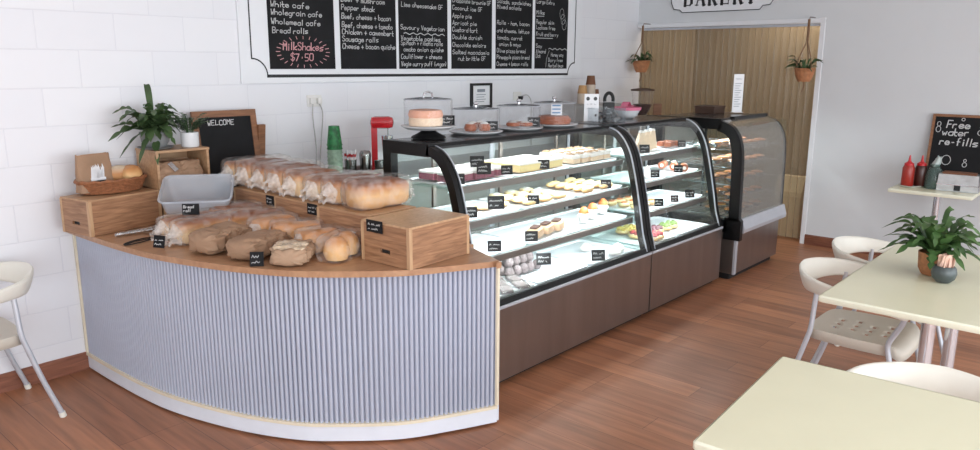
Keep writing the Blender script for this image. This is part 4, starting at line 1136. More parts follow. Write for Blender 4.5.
# ================================================================== TRAYS AND CAKES
def tray(label, x, y, z, w=.46, d=.33, rz=0, group='white cake trays'):
    o = thing('serving_tray', label, 'tray', (x,y,z+.001), rz, group)
    m = MB(); rings(m, [rrect(w-.02,d-.02,.015,.002,3), rrect(w-.006,d-.006,.02,.012,3), rrect(w,d,.022,.013,3), rrect(w,d,.022,.010,3), rrect(w-.016,d-.016,.015,0,3)])
    m.bm.faces.new([v for v in m.bm.verts[:0]]) if False else None
    m.build('tray_plate', M['tray'], o, smooth=40)
    return o
pos = {}
for k, lv in enumerate(('top','second','third','bottom')):
    d = (.34,.37,.40,.46)[k]; yc = FR[k]+.022+d/2
    zz = LV[k] if k < 3 else .468
    for i, side in enumerate(('left','middle','right')):
        x = U1[0]+.34+i*.555
        tray('white %s tray on the %s shelf of the longest cake case' % (side, lv), x, yc, zz, .53, d)
        pos[(1,k,i)] = (x, yc, zz+.014, d)
    for i, side in enumerate(('left','right')):
        x = U2[0]+.30+i*.525
        tray('white %s tray on the %s shelf of the middle cake case' % (side, lv), x, yc, zz, .49, d)
        pos[(2,k,i)] = (x, yc, zz+.014, d)
def proto(name, label, cat, parts, group):
    """first of a kind; parts: [(part name, fill fn, material, smooth)]"""
    o = thing(name, label, cat, (0,0,-5), 0, group)
    for nm, fn, mm_, sm in parts:
        m = MB(); fn(m); m.build(nm, M[mm_], o, smooth=sm)
    return o
def place(pr, spots, labels=None):
    for i, (x, y, z, rz) in enumerate(spots):
        lb = labels[i] if labels else None
        if i == 0:
            pr.location = (x,y,z); pr.rotation_euler.z = rz
            if lb: pr['label'] = lb
        else: dup(pr, (x,y,z), rz, lb)
def rowspots(key, nx, ny, sx, sy, rz=0, fx=0, fy=0, jit=.006, front=False):
    x, y, z, d = pos[key]; out = []
    for j in range(ny):
        for i in range(nx):
            out.append((x+fx+(i-(nx-1)/2)*sx+random.uniform(-jit,jit), y+fy+(j-(ny-1)/2)*sy+random.uniform(-jit,jit), z, rz+random.uniform(-.08,.08)))
    return out
lay = lambda w_, d_, z0, z1, b_=.003: (lambda m: m.bb(-w_/2,w_/2,-d_/2,d_/2,z0,z1,bev=b_))
# top shelf: berry slices, vanilla slices, cream squares
p = proto('berry_slice', 'berry slice with white topping on the top shelf, left tray', 'cake', [('berry_layer', lay(.075,.11,0,.035),'berry',False),('cream_topping', lay(.078,.113,.035,.05,.006),'icing',False)], 'berry slices')
place(p, rowspots((1,0,0), 5, 2, .092, .14))
p = proto('vanilla_slice', 'long yellow vanilla slice on the top shelf, middle tray', 'cake', [('custard_layer', lay(.20,.065,.006,.042),'sliceY',False),('pastry_base', lay(.204,.068,0,.006,.001),'danish',False),('icing', lay(.204,.068,.042,.05,.002),'icing',False)], 'vanilla slices')
place(p, rowspots((1,0,1), 2, 4, .225, .076))
def crumb(m):
    rg = random.Random(2)
    for k in range(9): m.box((rg.uniform(-.026,.026), rg.uniform(-.03,.03), .058), (.012,.009,.012), rz=rg.uniform(0,3))
p = proto('cream_square', 'white cream square with nut crumbs on the top shelf, right tray', 'cake', [('sponge', lay(.075,.085,0,.028),'cakecream',False),('cream', lay(.077,.087,.028,.054,.008),'icing',True),('crumbs', crumb,'caramel',False)], 'cream squares')
place(p, rowspots((1,0,2), 5, 3, .09, .10))
# second shelf: flat tart, danishes, custard fingers
def oval(a, b_, h, c=0): return lambda m: m.lathe([(0,0),(.8,0),(1,.35*h),(.9,.8*h),(.55,h),(0,h*1.02)], seg=22, sx=a, sy=b_)
p = proto('oval_danish', 'oval glazed danish on the second shelf, middle tray', 'pastry', [('pastry', oval(.072,.047,.024),'danish',True),('glaze', lambda m: m.lathe([(0,.028),(.6,.026),(.7,.022)], seg=18, sx=.064, sy=.036),'icing',True)], 'oval danishes')
place(p, rowspots((1,1,1), 3, 4, .15, .092, .5))
p = proto('flat_tart', 'flat round tart on the second shelf behind the left cards', 'pastry', [('pastry', oval(.065,.055,.02),'danish',True)], 'flat tarts')
place(p, rowspots((1,1,0), 3, 1, .14, .1, 0, fx=.1, fy=-.04))
p = proto('custard_finger', 'yellow custard finger on the second shelf, right tray', 'pastry', [('pastry', oval(.085,.034,.03),'danish',True),('custard', lambda m: m.lathe([(0,.036),(.55,.033),(.75,.026)], seg=18, sx=.08, sy=.026),'yellow',True)], 'custard fingers')
place(p, rowspots((1,1,2), 2, 5, .21, .073, .2))
# third shelf: iced logs and cupcakes
def swirl(m):
    for k in range(3): m.box((-.03+.03*k,0,.06), (.022,.045,.012), bev=.004)
p = proto('iced_log', 'caramel iced log with chocolate pieces on the third shelf', 'cake', [('sponge', lay(.11,.085,0,.05,.014),'caramel',True),('chocolate_pieces', swirl,'choc',False)], 'caramel iced logs')
x, y, z, d = pos[(1,2,1)]
place(p, [(x-.13,-1.72,z,.35),(x-.0,-1.70,z,.3),(x+.125,-1.69,z,.35)], ['leftmost caramel iced log beside the price card on the third shelf','middle caramel iced log on the third shelf','rightmost caramel iced log on the third shelf'])
cup = [('paper_case', lambda m: m.lathe([(0,0),(.026,0),(.036,.04)], seg=20),'icing',True),('icing', lambda m: m.lathe([(.038,.036),(.043,.046),(.034,.058),(.03,.064),(.02,.074),(0,.08)], seg=20),'icing',True),('orange_decoration', lambda m: m.lathe([(.031,.062),(.033,.074),(.024,.092),(.01,.104),(0,.106)], seg=14),'orange',True)]
p = proto('cupcake', '', 'cake', cup, 'orange topped cupcakes')
place(p, [(-3.47,-1.70,z,0),(-3.31,-1.66,z,0),(-3.12,-1.62,z,0)], ['white iced cupcake with orange top nearest the caramel logs','middle white iced cupcake with orange top','white iced cupcake with orange top at the right end of the third shelf'])
# bottom shelf
def ball(m): m.lathe([(0,0),(.02,.003),(.03,.018),(.031,.032),(.022,.052),(.01,.06),(0,.061)], seg=14)
p = proto('coconut_ball', 'grey brown coconut ball heaped behind the card on the bottom shelf', 'cake', [('ball', ball,'lam',True)], 'coconut balls')
x, y, z, d = pos[(1,3,1)]
sp = []
for j in range(3):
    for i in range(5): sp.append((-4.18+.066*i+random.uniform(-.006,.006), -1.66+.07*j, z, i))
for i in range(4): sp.append((-4.14+.066*i, -1.62, z+.05, i+.5))
place(p, sp)
def wrap(m):
    m.grid(lambda u,v: (-.06+.12*u, -.045+.09*v, .012+.022*math.sin(PI*u)*math.sin(PI*v)+.012*noise.noise((u*6,v*6,2))), 12, 10)
p = proto('wrapped_biscuit', 'cellophane wrapped grey biscuit pack on the bottom shelf near the bread counter', 'biscuits', [('biscuits', lay(.10,.07,0,.018,.005),'lam',True),('cellophane', wrap,'bag','all')], 'wrapped biscuit packs')
x, y, z, d = pos[(1,3,0)]
place(p, [(x-.09+.13*i+.065*(j%2), -1.82+.10*j, z, .6+.3*i) for j in range(3) for i in range(3)])
p = proto('meringue', '', 'cake', [('meringue', lambda m: m.lathe([(0,0),(.04,.004),(.046,.02),(.03,.036),(.012,.05),(0,.055)], seg=18),'icing',True)], 'white meringues')
x, y, z, d = pos[(1,3,2)]
place(p, [(x+.06,-1.82,z,0),(x+.17,-1.78,z,0),(x+.02,-1.62,z,0)], ['white meringue right of the bottom shelf price card','white meringue at the far right of the bottom shelf','white meringue at the back of the bottom shelf, right tray'])
# middle case
p = proto('cake_wedge', '', 'cake', [('cake_body', lambda m: m.prism([(-.055,0),(.045,0),(.02,.085),(-.01,.085)], -.022, .022, 'y'),'cakecream',False),('white_icing', lambda m: m.prism([(-.012,.0852),(.022,.0852),(.012,.095),(-.004,.095)], -.0225, .0225, 'y'),'icing',False)], 'white cake wedges')
x, y, z, d = pos[(2,0,0)]
place(p, [(x+.08+.11*i, -1.60+.02*i, z, -.5) for i in range(3)], ['leftmost tall white cake wedge on the top shelf of the middle case','middle tall white cake wedge on the top shelf of the middle case','rightmost tall white cake wedge on the top shelf of the middle case'])
for ch in p.children: ch.scale = (1,1,1.6)
for o in [o for o in bpy.data.objects if o.name.startswith('cake_wedge.')]:
    for ch in o.children: ch.scale = (1,1,1.6)
p = proto('chocolate_slice', 'brown chocolate slice on the top shelf of the middle case', 'cake', [('slice', lay(.08,.055,0,.035,.004),'cakechoc',False)], 'chocolate slices')
place(p, rowspots((2,0,1), 2, 2, .11, .08, .1, fx=.06, fy=-.04))
p = proto('cream_roll', '', 'cake', [('sponge', lambda m: m.tube([(-.05,0,.03),(.05,0,.03)], .03, 14),'cakechoc',True),('cream_swirl', lambda m: m.tube([(-.052,0,.03),(.052,0,.03)], .014, 10),'icing',True)], 'cream rolls')
x, y, z, d = pos[(2,1,1)]
place(p, [(x+.05,-1.62,z,.4),(x+.06,-1.52,z,.3),(x+.03,-1.72,z,.5)], ['middle brown cream roll on the second shelf of the middle case','rearmost brown cream roll on the second shelf of the middle case','front brown cream roll on the second shelf of the middle case'])
p = proto('cream_cone', '', 'cake', [('cream', lambda m: m.lathe([(0,0),(.035,0),(.028,.03),(.014,.06),(0,.085)], seg=16),'icing',True)], 'white cream cones')
x, y, z, d = pos[(2,1,0)]
place(p, [(x-.02,-1.66,z,0),(x+.09,-1.66,z,0)], ['left white cream cone on the second shelf of the middle case','right white cream cone on the second shelf of the middle case'])
p = proto('orange_pastry', 'orange glazed pastry on the third shelf of the middle case', 'pastry', [('pastry', oval(.05,.04,.03),'danish',True),('orange_glaze', lambda m: m.lathe([(0,.038),(.6,.036),(.8,.026)], seg=16, sx=.042, sy=.033),'orange',True)], 'orange glazed pastries')
place(p, rowspots((2,2,0), 3, 3, .11, .10))
for nm, mm_, lb, key, fx, fy in (('red_fruit_tart','fruitred','red berry tart on the bottom shelf of the middle case',(2,3,0),.0,-.10),('red_fruit_tart','purplecake','',(2,3,0),.17,-.06),('yellow_fruit_tart','fruityellow','yellow fruit tart on the bottom shelf of the middle case',(2,3,0),.06,.05),('green_fruit_tart','fruitgreen','green fruit tart on the bottom shelf of the middle case',(2,3,1),-.12,-.06)):
    if not lb: lb = 'dark berry tart on the bottom shelf of the middle case'; nm = 'berry_tart'
    top = lambda m: [m.lathe([(0,.02),(.018,.024),(.021,.038),(.012,.05),(0,.053)], (.03*math.cos(a),.03*math.sin(a),0), 10) for a in (0,1.26,2.5,3.8,5.0)]
    p = proto(nm, lb, 'cake', [('tart_shell', oval(.058,.058,.03),'danish',True),('fruit', top, mm_, True)], lb.split(' on ')[0]+'s')
    place(p, rowspots(key, 2, 2 if mm_ in ('fruitred','fruityellow') else 1, .10, .11, 0, fx, fy))
# warmer: pies on racks
p = proto('meat_pie', 'golden baked pie on the racks of the food cabinet', 'pie', [('crust', lambda m: m.lathe([(0,0),(.04,0),(.052,.032),(.048,.04),(.03,.046),(0,.048)], seg=18),'pie',True),('foil_case', lambda m: m.lathe([(0,-.001),(.042,-.001),(.054,.03),(.053,.031)], seg=18),'foil',True)], 'baked pies in the food cabinet')
place(p, [(X0+.20+.17*i, YA+.16+.17*j, z+.006, 0) for z in HZ for j in range(2) for i in range(4)])

# price cards inside the cases
def cc(label, x, y, z, s=1, seed=0, rz=-40): card(label, (x,y,z+.016), math.radians(rz), .07*s, .055*s, .2, seed, group=None)
cl = [
 ('leftmost price card on the top shelf of the longest cake case', -4.66,-1.70,LV[0],1,11),
 ('raised price card in front of the berry slices on the top shelf', -4.45,-1.695,LV[0]+.03,1.15,12),
 ('price card behind the raised card on the top shelf', -4.40,-1.60,LV[0]+.055,1.15,13),
 ('price card at the right edge of the berry slices', -4.235,-1.68,LV[0]+.005,.95,14),
 ('price card lying between the vanilla slices and the cream squares', -3.90,-1.69,LV[0]+.005,1.0,15),
 ('leftmost price card on the second shelf of the longest cake case', -4.60,-1.735,LV[1],1.05,16),
 ('largest price card on the second shelf, standing before the flat tarts', -4.385,-1.73,LV[1]+.015,1.35,17),
 ('price card in front of the oval danishes', -4.06,-1.74,LV[1],1.0,18),
 ('price card at the right end of the custard fingers', -3.27,-1.735,LV[1],1.05,19),
 ('price card on the empty left tray of the third shelf', -4.46,-1.785,LV[2],1.1,20),
 ('price card left of the caramel iced logs', -4.13,-1.785,LV[2],1.1,21),
 ('tilted price card on the coconut balls', -4.0,-1.78,.53,1.3,22),
 ('price card on the empty part of the bottom shelf near the meringues', -3.50,-1.845,.47,1.3,23),
 ('price card beside the cake wedges in the middle case', -2.70,-1.69,LV[0],1.1,24),
 ('price card at the right end of the top shelf in the middle case', -2.13,-1.69,LV[0],.9,25),
 ('price card before the cream cones in the middle case', -2.60,-1.73,LV[1],1,26),
 ('price card before the cream rolls in the middle case', -2.24,-1.73,LV[1],1,27),
 ('leftmost price card on the third shelf of the middle case', -2.62,-1.785,LV[2],1,28),
 ('middle price card on the third shelf of the middle case', -2.38,-1.785,LV[2],.9,29),
 ('rightmost price card on the third shelf of the middle case', -2.13,-1.785,LV[2],1.1,30)]
for a in cl: cc(*a)

# ================================================================== CAKE DOMES on the case top
ZC1 = 1.3165
def dome(label, x, y, zb, r, h, stand, lblc, cakefn, fl=None):
    o = thing('cake_dome', label, 'cake stand', (x,y,zb))
    zp = 0
    if stand:
        MB().lathe([(0,0),(.085,0),(.10,.006),(.095,.015),(.06,.032),(.04,.045),(.045,.055),(.0,.055)], seg=30).build('stand_foot', M['blackgloss'], o, smooth=40); zp = .055
    MB().lathe([(0,zp),(r*.9,zp),(r*1.13,zp+.016),(r*1.14,zp+.02),(r*1.05,zp+.018),(0,zp+.012)] if True else [], seg=36).build('plate', M['whitepot'], o, smooth=40)
    z0 = zp+.02
    d = MB().lathe([(r,z0),(r,z0+h*.9),(r*.985,z0+h*.93)], seg=40).build('dome_wall', M['dome'], o, smooth=50)
    MB().lathe([(r*1.0,z0+h*.925),(r*.9,z0+h*.955),(r*.4,z0+h),(0,z0+h*1.01)], seg=40).build('dome_top', M['smoked'] if 'smoked' in M else M['dome'], o, smooth=50)
    MB().lathe([(r*1.005,z0+h*.91),(r*1.015,z0+h*.925),(r*1.0,z0+h*.94)], seg=40).build('dome_band', M['alum'], o, smooth=50)
    m = MB()
    if fl: m.tube([(-.035,0,z0+h),(-.03,0,z0+h+.022),(0,0,z0+h+.03),(.03,0,z0+h+.022),(.035,0,z0+h)], .005, 8)
    else: m.lathe([(0,z0+h),(.008,z0+h),(.008,z0+h+.01),(.016,z0+h+.018),(.012,z0+h+.03),(0,z0+h+.032)], seg=16)
    m.build('handle', M['chrome'], o, smooth=40)
    return zb+z0
M['smoked'] = glass('dome_lid_acrylic', (190,192,194), 1.2, .05, haze=.12, hazecol=(120,120,124))
D = [((-4.56,-1.375),.135,.155,True,'leftmost cake dome raised on a black foot'),
     ((-4.145,-1.355),.145,.14,False,'cake dome second from the left, over glazed buns'),
     ((-3.75,-1.365),.14,.145,False,'cake dome third from the left, in front of the socket'),
     ((-3.365,-1.36),.145,.15,False,'rightmost cake dome with a blue and white card inside')]
zs = []
for (xy, r, h, stn, lb) in D: zs.append(dome(lb, xy[0], xy[1], ZC1, r, h, stn, None, None, stn))
o = thing('sponge_cake', 'pale sponge cake with orange pink icing under the raised dome', 'cake', (-4.575,-1.37,zs[0]))
MB().lathe([(0,0),(.092,0),(.096,.03),(.092,.05),(0,.05)], seg=32).build('sponge', M['cakecream'], o, smooth=40)
MB().lathe([(.093,.045),(.098,.06),(.09,.085),(.05,.09),(0,.09)], seg=32).build('icing', M['cakepink'], o, smooth=40)
card('price card leaning inside the leftmost cake dome', (-4.475,-1.445,zs[0]), math.radians(-48), .075, .055, .15, 41)
def bun(m): m.lathe([(0,0),(.03,.002),(.038,.02),(.03,.042),(.014,.05),(0,.051)], seg=16)
p = proto('glazed_bun', '', 'bun', [('bun', bun,'cakechoc',True),('icing', lambda m: m.lathe([(0,.056),(.016,.053),(.026,.044)], seg=14),'icing',True)], 'glazed buns under the second dome')
x, y = D[1][0]
place(p, [(x-.07,y-.02,zs[1],0),(x-.0,y-.07,zs[1],0),(x+.0,y+.03,zs[1],0),(x+.07,y+.03,zs[1],0)], ['leftmost glazed bun in the second dome','front glazed bun in the second dome','middle glazed bun in the second dome','rearmost glazed bun in the second dome'])
card('price card inside the second cake dome', (x+.075,y-.065,zs[1]), math.radians(-48), .07, .055, .15, 42)
x, y = D[2][0]
p = proto('cinnamon_scroll', '', 'bun', [('scroll', lambda m: [m.tube([((.012+.028*t)*math.cos(9*t*1.4),(.012+.028*t)*math.sin(9*t*1.4),.02) for t in [k/24 for k in range(25)]], .013, 7)],'cakechoc',True),('icing', lambda m: m.lathe([(0,.040),(.02,.037),(.034,.03)], seg=14),'icing',True)], 'scrolls under the third dome')
place(p, [(x-.07,y-.01,zs[2],0),(x-.01,y-.065,zs[2],1),(x+.02,y+.04,zs[2],2)], ['left cinnamon scroll in the third dome','front cinnamon scroll in the third dome','rear cinnamon scroll in the third dome'])
card('price card inside the third cake dome', (x+.07,y-.07,zs[2]), math.radians(-48), .08, .06, .15, 43)
x, y = D[3][0]
o = thing('glazed_cake', 'low brown glazed ring cake under the rightmost dome', 'cake', (x,y,zs[3]))
MB().lathe([(.03,.0),(.11,.0),(.118,.03),(.1,.052),(.07,.056),(.04,.045),(.03,.0)], seg=32).build('ring', M['cakechoc'], o, smooth=True)
o = thing('menu_card', 'white and blue card standing inside the rightmost dome', 'card', (x-.01,y-.02,zs[3]+.056), math.radians(-48))
MB().bb(-.03,.045,-.001,.001,0,.085).build('card', M['paper'], o)
M['blueink'] = mat('pale_blue_print', (120,160,196), .6, var=.1)
m = MB()
for k in range(3): m.bb(-.022,.034,-.0018,-.0011,.012+.024*k,.022+.024*k)
m.build('blue_print', M['blueink'], o)

# ================================================================== THINGS on the middle and right case tops
o = thing('acrylic_box', 'clear acrylic box of black plastic pieces on the case top', 'box', (-2.72,-1.36,ZC1), -.1)
m = MB(); m.bb(-.11,.11,-.1,.1,0,.004); m.bb(-.11,.11,-.1,-.097,.004,.10); m.bb(-.11,.11,.097,.1,.004,.10); m.bb(-.11,-.107,-.097,.097,.004,.10); m.bb(.107,.11,-.097,.097,.004,.10)
m.build('acrylic_walls', M['acrylic'], o)
m = MB(); rg = random.Random(8)
for k in range(16): m.box((rg.uniform(-.1,.12), rg.uniform(-.07,.07), .012+.045*rg.random()), (.07,.012,.008), rz=rg.uniform(0,3), ry=rg.uniform(-.4,.4))
o2 = m.build('cutlery_pile', M['blackmatte']); o2.location = (-2.72,-1.36,ZC1+.004); o2.scale = (.62,.9,1); tag(o2, 'tangle of black plastic cutlery inside the clear acrylic box', 'cutlery', kind='stuff')
o = thing('notice_card', 'white notice card with two dark round marks beside the cup stacks', 'card', (-2.80,-1.285,ZC1+.001), math.radians(-42))
MB().bb(-.055,.055,-.001,.001,.0,.20).build('card', M['paper'], o)
m = MB(); m.lathe([(0,0),(.014,0)], seg=14); 
bmesh.ops.transform(m.bm, matrix=Matrix.Translation((-.028,-.0018,.165)) @ UP, verts=m.bm.verts)
m2 = MB(); m2.lathe([(0,0),(.014,0)], seg=14); bmesh.ops.transform(m2.bm, matrix=Matrix.Translation((.028,-.0018,.165)) @ UP, verts=m2.bm.verts)
m.build('mark', M['ink'], o); m2.build('mark', M['ink'], o)
m = MB(); scribble(m, -.035,.12,.07,.012,-.0016,.002,3); scribble(m, -.035,.09,.06,.012,-.0016,.002,4); m.build('writing', M['greyink'], o)
o = thing('black_tag_sign', 'black hang tag sign with a loop top and chalk writing beside the pink bowl', 'sign', (-2.55,-1.275,ZC1+.001), math.radians(-42))
m = MB(); m.bb(-.045,.045,-.012,.012,0,.13,bev=.006); m.tube([(.033*math.cos(a)*1.0, 0, .15+.05*math.sin(a)) for a in [-.3+k*(PI+.6)/14 for k in range(15)]], .013, 8); m.build('tag', M['blackmatte'], o, smooth=40)
m = MB(); scribble(m, -.03,.08,.06,.02,-.0125,.003,9); scribble(m, -.03,.04,.055,.02,-.0125,.003,10); m.build('chalk_writing', M['chalk'], o)
o = thing('bowl', 'white bowl lined with a pink bowl on the case top', 'bowl', (-2.33,-1.31,ZC1))
MB().lathe([(0,0),(.045,0),(.075,.025),(.10,.07),(.096,.07),(.07,.028),(0,.008)], seg=30).build('white_bowl', M['whitepot'], o, smooth=40)
MB().lathe([(.103,.066),(.108,.088),(.103,.088),(.098,.066),(.085,.05),(0,.045)], seg=30).build('pink_bowl', M['pink'], o, smooth=40)
m = MB(); m.grid(lambda u,v: (-.055+.13*u, -.03+.06*v, .095+.03*math.exp(-((u-.3)*5)**2)+.008*math.sin(9*u)), 12, 6); m.build('pink_cloth', M['pink'], o, smooth='all')
o = thing('brown_box', 'low dark brown wooden box on top of the food cabinet', 'box', (-1.06,-1.40,1.307), .05)
MB().bb(-.125,.125,-.09,.09,0,.05,bev=.004).build('box_body', M['darkwood'], o); MB().bb(-.13,.13,-.095,.095,.05,.066,bev=.003).build('box_lid', M['darkwood'], o)
o = thing('menu_holder', 'tall white menu card standing on the food cabinet', 'menu card', (-.94,-1.60,1.318), math.radians(-38))
m = MB(); m.bb(-.048,.048,-.002,.002,.0,.335); m.bb(-.048,.048,-.03,.03,-.002,.002); m.build('card', M['paper'], o)
m = MB(); put_text(m, 'MENU', -.028, .285, .022, -.0028, .055)
for k in range(11): m.bb(-.034,.03-.012*(k%3),-.0032,-.0026,.25-.02*k,.255-.02*k)
m.build('print', M['greyink'], o, weld=False)

# ================================================================== HANGING BASKETS
def hang(label, x, y, ztop, zb, seed):
    o = thing('hanging_basket', label, 'hanging plant', (x,y,zb))
    m = MB(); h = ztop-zb
    m.tube([(0,0,h),(.004,0,h*.82),(0,0,h*.66)], .012, 7)
    for a in (0,2.1,4.2): m.tube([(0,0,h*.66),(.06*math.cos(a),.06*math.sin(a),h*.40),(.085*math.cos(a),.085*math.sin(a),.112)], .005, 6)
    m.tube([(0,0,0),(.015,0,-.05),(-.005,.01,-.10)], .007, 6)
    m.build('rope', M['rope'], o, smooth=True)
    m = MB()
    pr = [(0,.0),(.05,.0),(.07,.03),(.085,.075),(.09,.115)]
    m.lathe(pr, seg=24)
    for k in range(9):
        t = k/8; r = .052+(.039*t**.8); m.tube([(r*math.cos(2*PI*q/40)+.0015*math.sin(q*2.2),r*math.sin(2*PI*q/40),.004+.112*t) for q in range(40)], .006, 5, closed=True)
    m.build('basket', M['terra'], o, smooth=True)
    m = MB(); rg = random.Random(seed)
    for k in range(20):
        az = rg.uniform(0,2*PI); frond(m, (.03*math.cos(az),.03*math.sin(az),.10), az, rg.uniform(.07,.16), rg.uniform(.04,.14), rg.uniform(0,.08), rg.uniform(.014,.022), rg.choice((0,3)), .35, 12, rg.uniform(-.7,.7))
    m.build('leaves', M['leaf'], o, smooth='all')
    MB().tube([(0,0,h-.01),(.02,0,h+.02),(.06,0,h+.02),(.155,0,h+.02)], .005, 6).build('hook', M['steel'], o)
hang('wicker hanging basket at the corner end of the doorway', -.17, -.16, 2.14, 1.65, 21)
hang('wicker hanging basket at the jamb end of the doorway', -.17, -1.90, 2.15, 1.585, 34)

# ================================================================== TABLES
def table(label, c, w, d, rz, h=.75, poles=((0,0),), m_='tabletop'):
    o = thing('cafe_table', label, 'table', (c[0],c[1],0), rz)
    m = MB(); m.box((0,0,h-.0145), (w-.012,d-.012,.027), bev=.003); m.build('tabletop', M[m_], o)
    m = MB(); R = rrect(w,d,.012,0,3); 
    rings(m, [[p+Vector((0,0,h-.03)) for p in rrect(w-.008,d-.008,.012,0,3)], [p+Vector((0,0,h-.024)) for p in R], [p+Vector((0,0,h-.007)) for p in R], [p+Vector((0,0,h-.0005)) for p in rrect(w-.012,d-.012,.012,0,3)]])
    m.build('edging', M['tableedge'], o, smooth=40)
    for k, (px, py) in enumerate(poles):
        MB().tube([(px,py,.03),(px,py,h-.03)], .029, 18).build('pedestal', M['chrome'], o, smooth=40)
        MB().lathe([(0,0),(.2,0),(.2,.008),(.06,.025),(.036,.04),(0,.04)], (px,py,0), 30).build('base_plate', M['chrome'], o, smooth=40)
        MB().box((px,py,h-.035), (.3,.06,.012)).build('top_bracket', M['blackmatte'], o)
    return o
table('cream laminate table with the fern and sugar pot', (-3.53,-3.80), 1.32, .76, 0, poles=((-.34,.0),(.14,-.02)))
table('cream laminate table in the right foreground with nothing on it', (-5.349,-3.982), .765, .80, math.radians(3.4))
table('small cream table against the right wall under the chalkboard', (-.405,-3.16), .74, .60, 0)

# ================================================================== CHAIRS
def make_chair(label):
    """faces +y; origin on the floor under the seat"""
    o = thing('cafe_chair', label, 'chair', (0,0,0), 0)
    # ring that is backrest and arms in one
    plan = [(.25,.23),(.262,.12),(.265,0),(.25,-.12),(.20,-.22),(.105,-.275),(0,-.29),(-.105,-.275),(-.20,-.22),(-.25,-.12),(-.265,0),(-.262,.12),(-.25,.23)]
    P = crom([(a,b,0) for a,b in plan], 5); n = len(P)
    m = MB(); prev = None
    def sec(i):
        p = P[i]; t = (P[min(i+1,n-1)]-P[max(i-1,0)]).normalized(); nrm = Vector((t.y,-t.x,0))
        if nrm.dot(p) < 0: nrm = -nrm
        u = abs(i/(n-1)*2-1)            # 1 at the arm ends, 0 at the back
        ztop = .742-.10*u**1.6
        hh = .118-.07*min(1, u*1.4)**1.1
        th = .020+.020*min(1,u*1.3)
        if u > .97: hh *= .8; th *= .8
        out = []
        for k in range(12):
            a = 2*PI*k/12; ca, sa = math.cos(a), math.sin(a)
            x = math.copysign(abs(ca)**.7, ca)*th/2; z = math.copysign(abs(sa)**.7, sa)*hh/2
            lean = .10*(z/hh+.5)*(1-u)*.4
            q = p+nrm*(x+lean-.0); out.append(m.bm.verts.new((q.x,q.y,ztop-hh/2+z)))
        return out
    S = [sec(i) for i in range(n)]
    for A, B in zip(S, S[1:]):
        for k in range(12): m.bm.faces.new((A[k],A[(k+1)%12],B[(k+1)%12],B[k]))
    m.bm.faces.new(S[0]); m.bm.faces.new(S[-1][::-1])
    m.build('backrest_ring', M['chairplastic'], o, smooth=60)
    # seat shell with perforations
    m = MB(); NX, NY = 27, 25; V = {}
    def sp(i, j):
        u = -1+2*i/(NX-1); v = -1+2*j/(NY-1)
        x = u*.225*(1-.06*max(0,-v)); y = v*.225
        r = max(abs(u),abs(v)); cr = .10
        x *= 1-.10*(abs(u*v))**4; y *= 1-.10*(abs(u*v))**4
        z = .455-.014*(1-u*u)*(1-v*v)
        if v > .75: z -= .03*((v-.75)/.25)**2
        return (x,y,z)
    holes = set()
    for j in range(5, 20, 4):
        for i in range(7, 19, 4):
            ii = i+(2 if (j//4) % 2 else 0); holes.add((ii,j)); holes.add((ii+1,j))
    for i in range(NX):
        for j in range(NY): V[i,j] = m.bm.verts.new(sp(i,j))
    for i in range(NX-1):
        for j in range(NY-1):
            if (i,j) in holes: continue
            m.bm.faces.new((V[i,j],V[i+1,j],V[i+1,j+1],V[i,j+1]))
    # downturned skirt
    rim = [(i,0) for i in range(NX)]+[(NX-1,j) for j in range(1,NY)]+[(i,NY-1) for i in range(NX-2,-1,-1)]+[(0,j) for j in range(NY-2,0,-1)]
    low = []
    for k in rim:
        q = V[k].co; dr = .05 if abs(q.x) > .19 and abs(q.y) < .2 else .038
        low.append(m.bm.verts.new((q.x*1.02,q.y*1.02,q.z-dr)))
    for k in range(len(rim)): 
        k2 = (k+1) % len(rim); m.bm.faces.new((V[rim[k]],V[rim[k2]],low[k2],low[k]))
    s_ = m.build('seat', M['chairplastic_shade'], o, smooth=50); solid(s_, .005)
    for sx in (-1,1):
        r_ = MB().tube(crom([(sx*.225,-.18,.66),(sx*.23,-.185,.58),(sx*.236,-.19,.47),(sx*.238,-.205,.40),(sx*.242,-.26,.2),(sx*.246,-.32,.02)], 5), .0125, 12).build('leg', M['alum'], o, smooth=40)
        MB().tube([(sx*.246,-.318,.026),(sx*.2465,-.324,0)], .016, 12).build('foot_cap', M['chairplastic'], r_, smooth=40)
        r_ = MB().tube(crom([(sx*.253,.205,.645),(sx*.255,.215,.60),(sx*.247,.185,.53),(sx*.24,.16,.47),(sx*.24,.17,.40),(sx*.245,.225,.2),(sx*.25,.28,.02)], 5), .0125, 12).build('leg', M['alum'], o, smooth=40)
        MB().tube([(sx*.25,.278,.026),(sx*.2505,.284,0)], .016, 12).build('foot_cap', M['chairplastic'], r_, smooth=40)
    return o
ch = make_chair('cream plastic armchair cut off at the left edge of the photo by the block wall')
ch.location = (-6.625,-.30,0); ch.rotation_euler = (0,0,PI/2)
dup(ch, (-3.575,-3.48,0), PI, 'nearer cream plastic armchair tucked in at the long side of the fern table')
dup(ch, (-2.93,-3.44,0), PI, 'farther cream plastic armchair at the fern table, closest to the right wall')
dup(ch, (-5.03,-4.02,0), PI/2+.05, 'cream plastic armchair tucked under the bare foreground table')

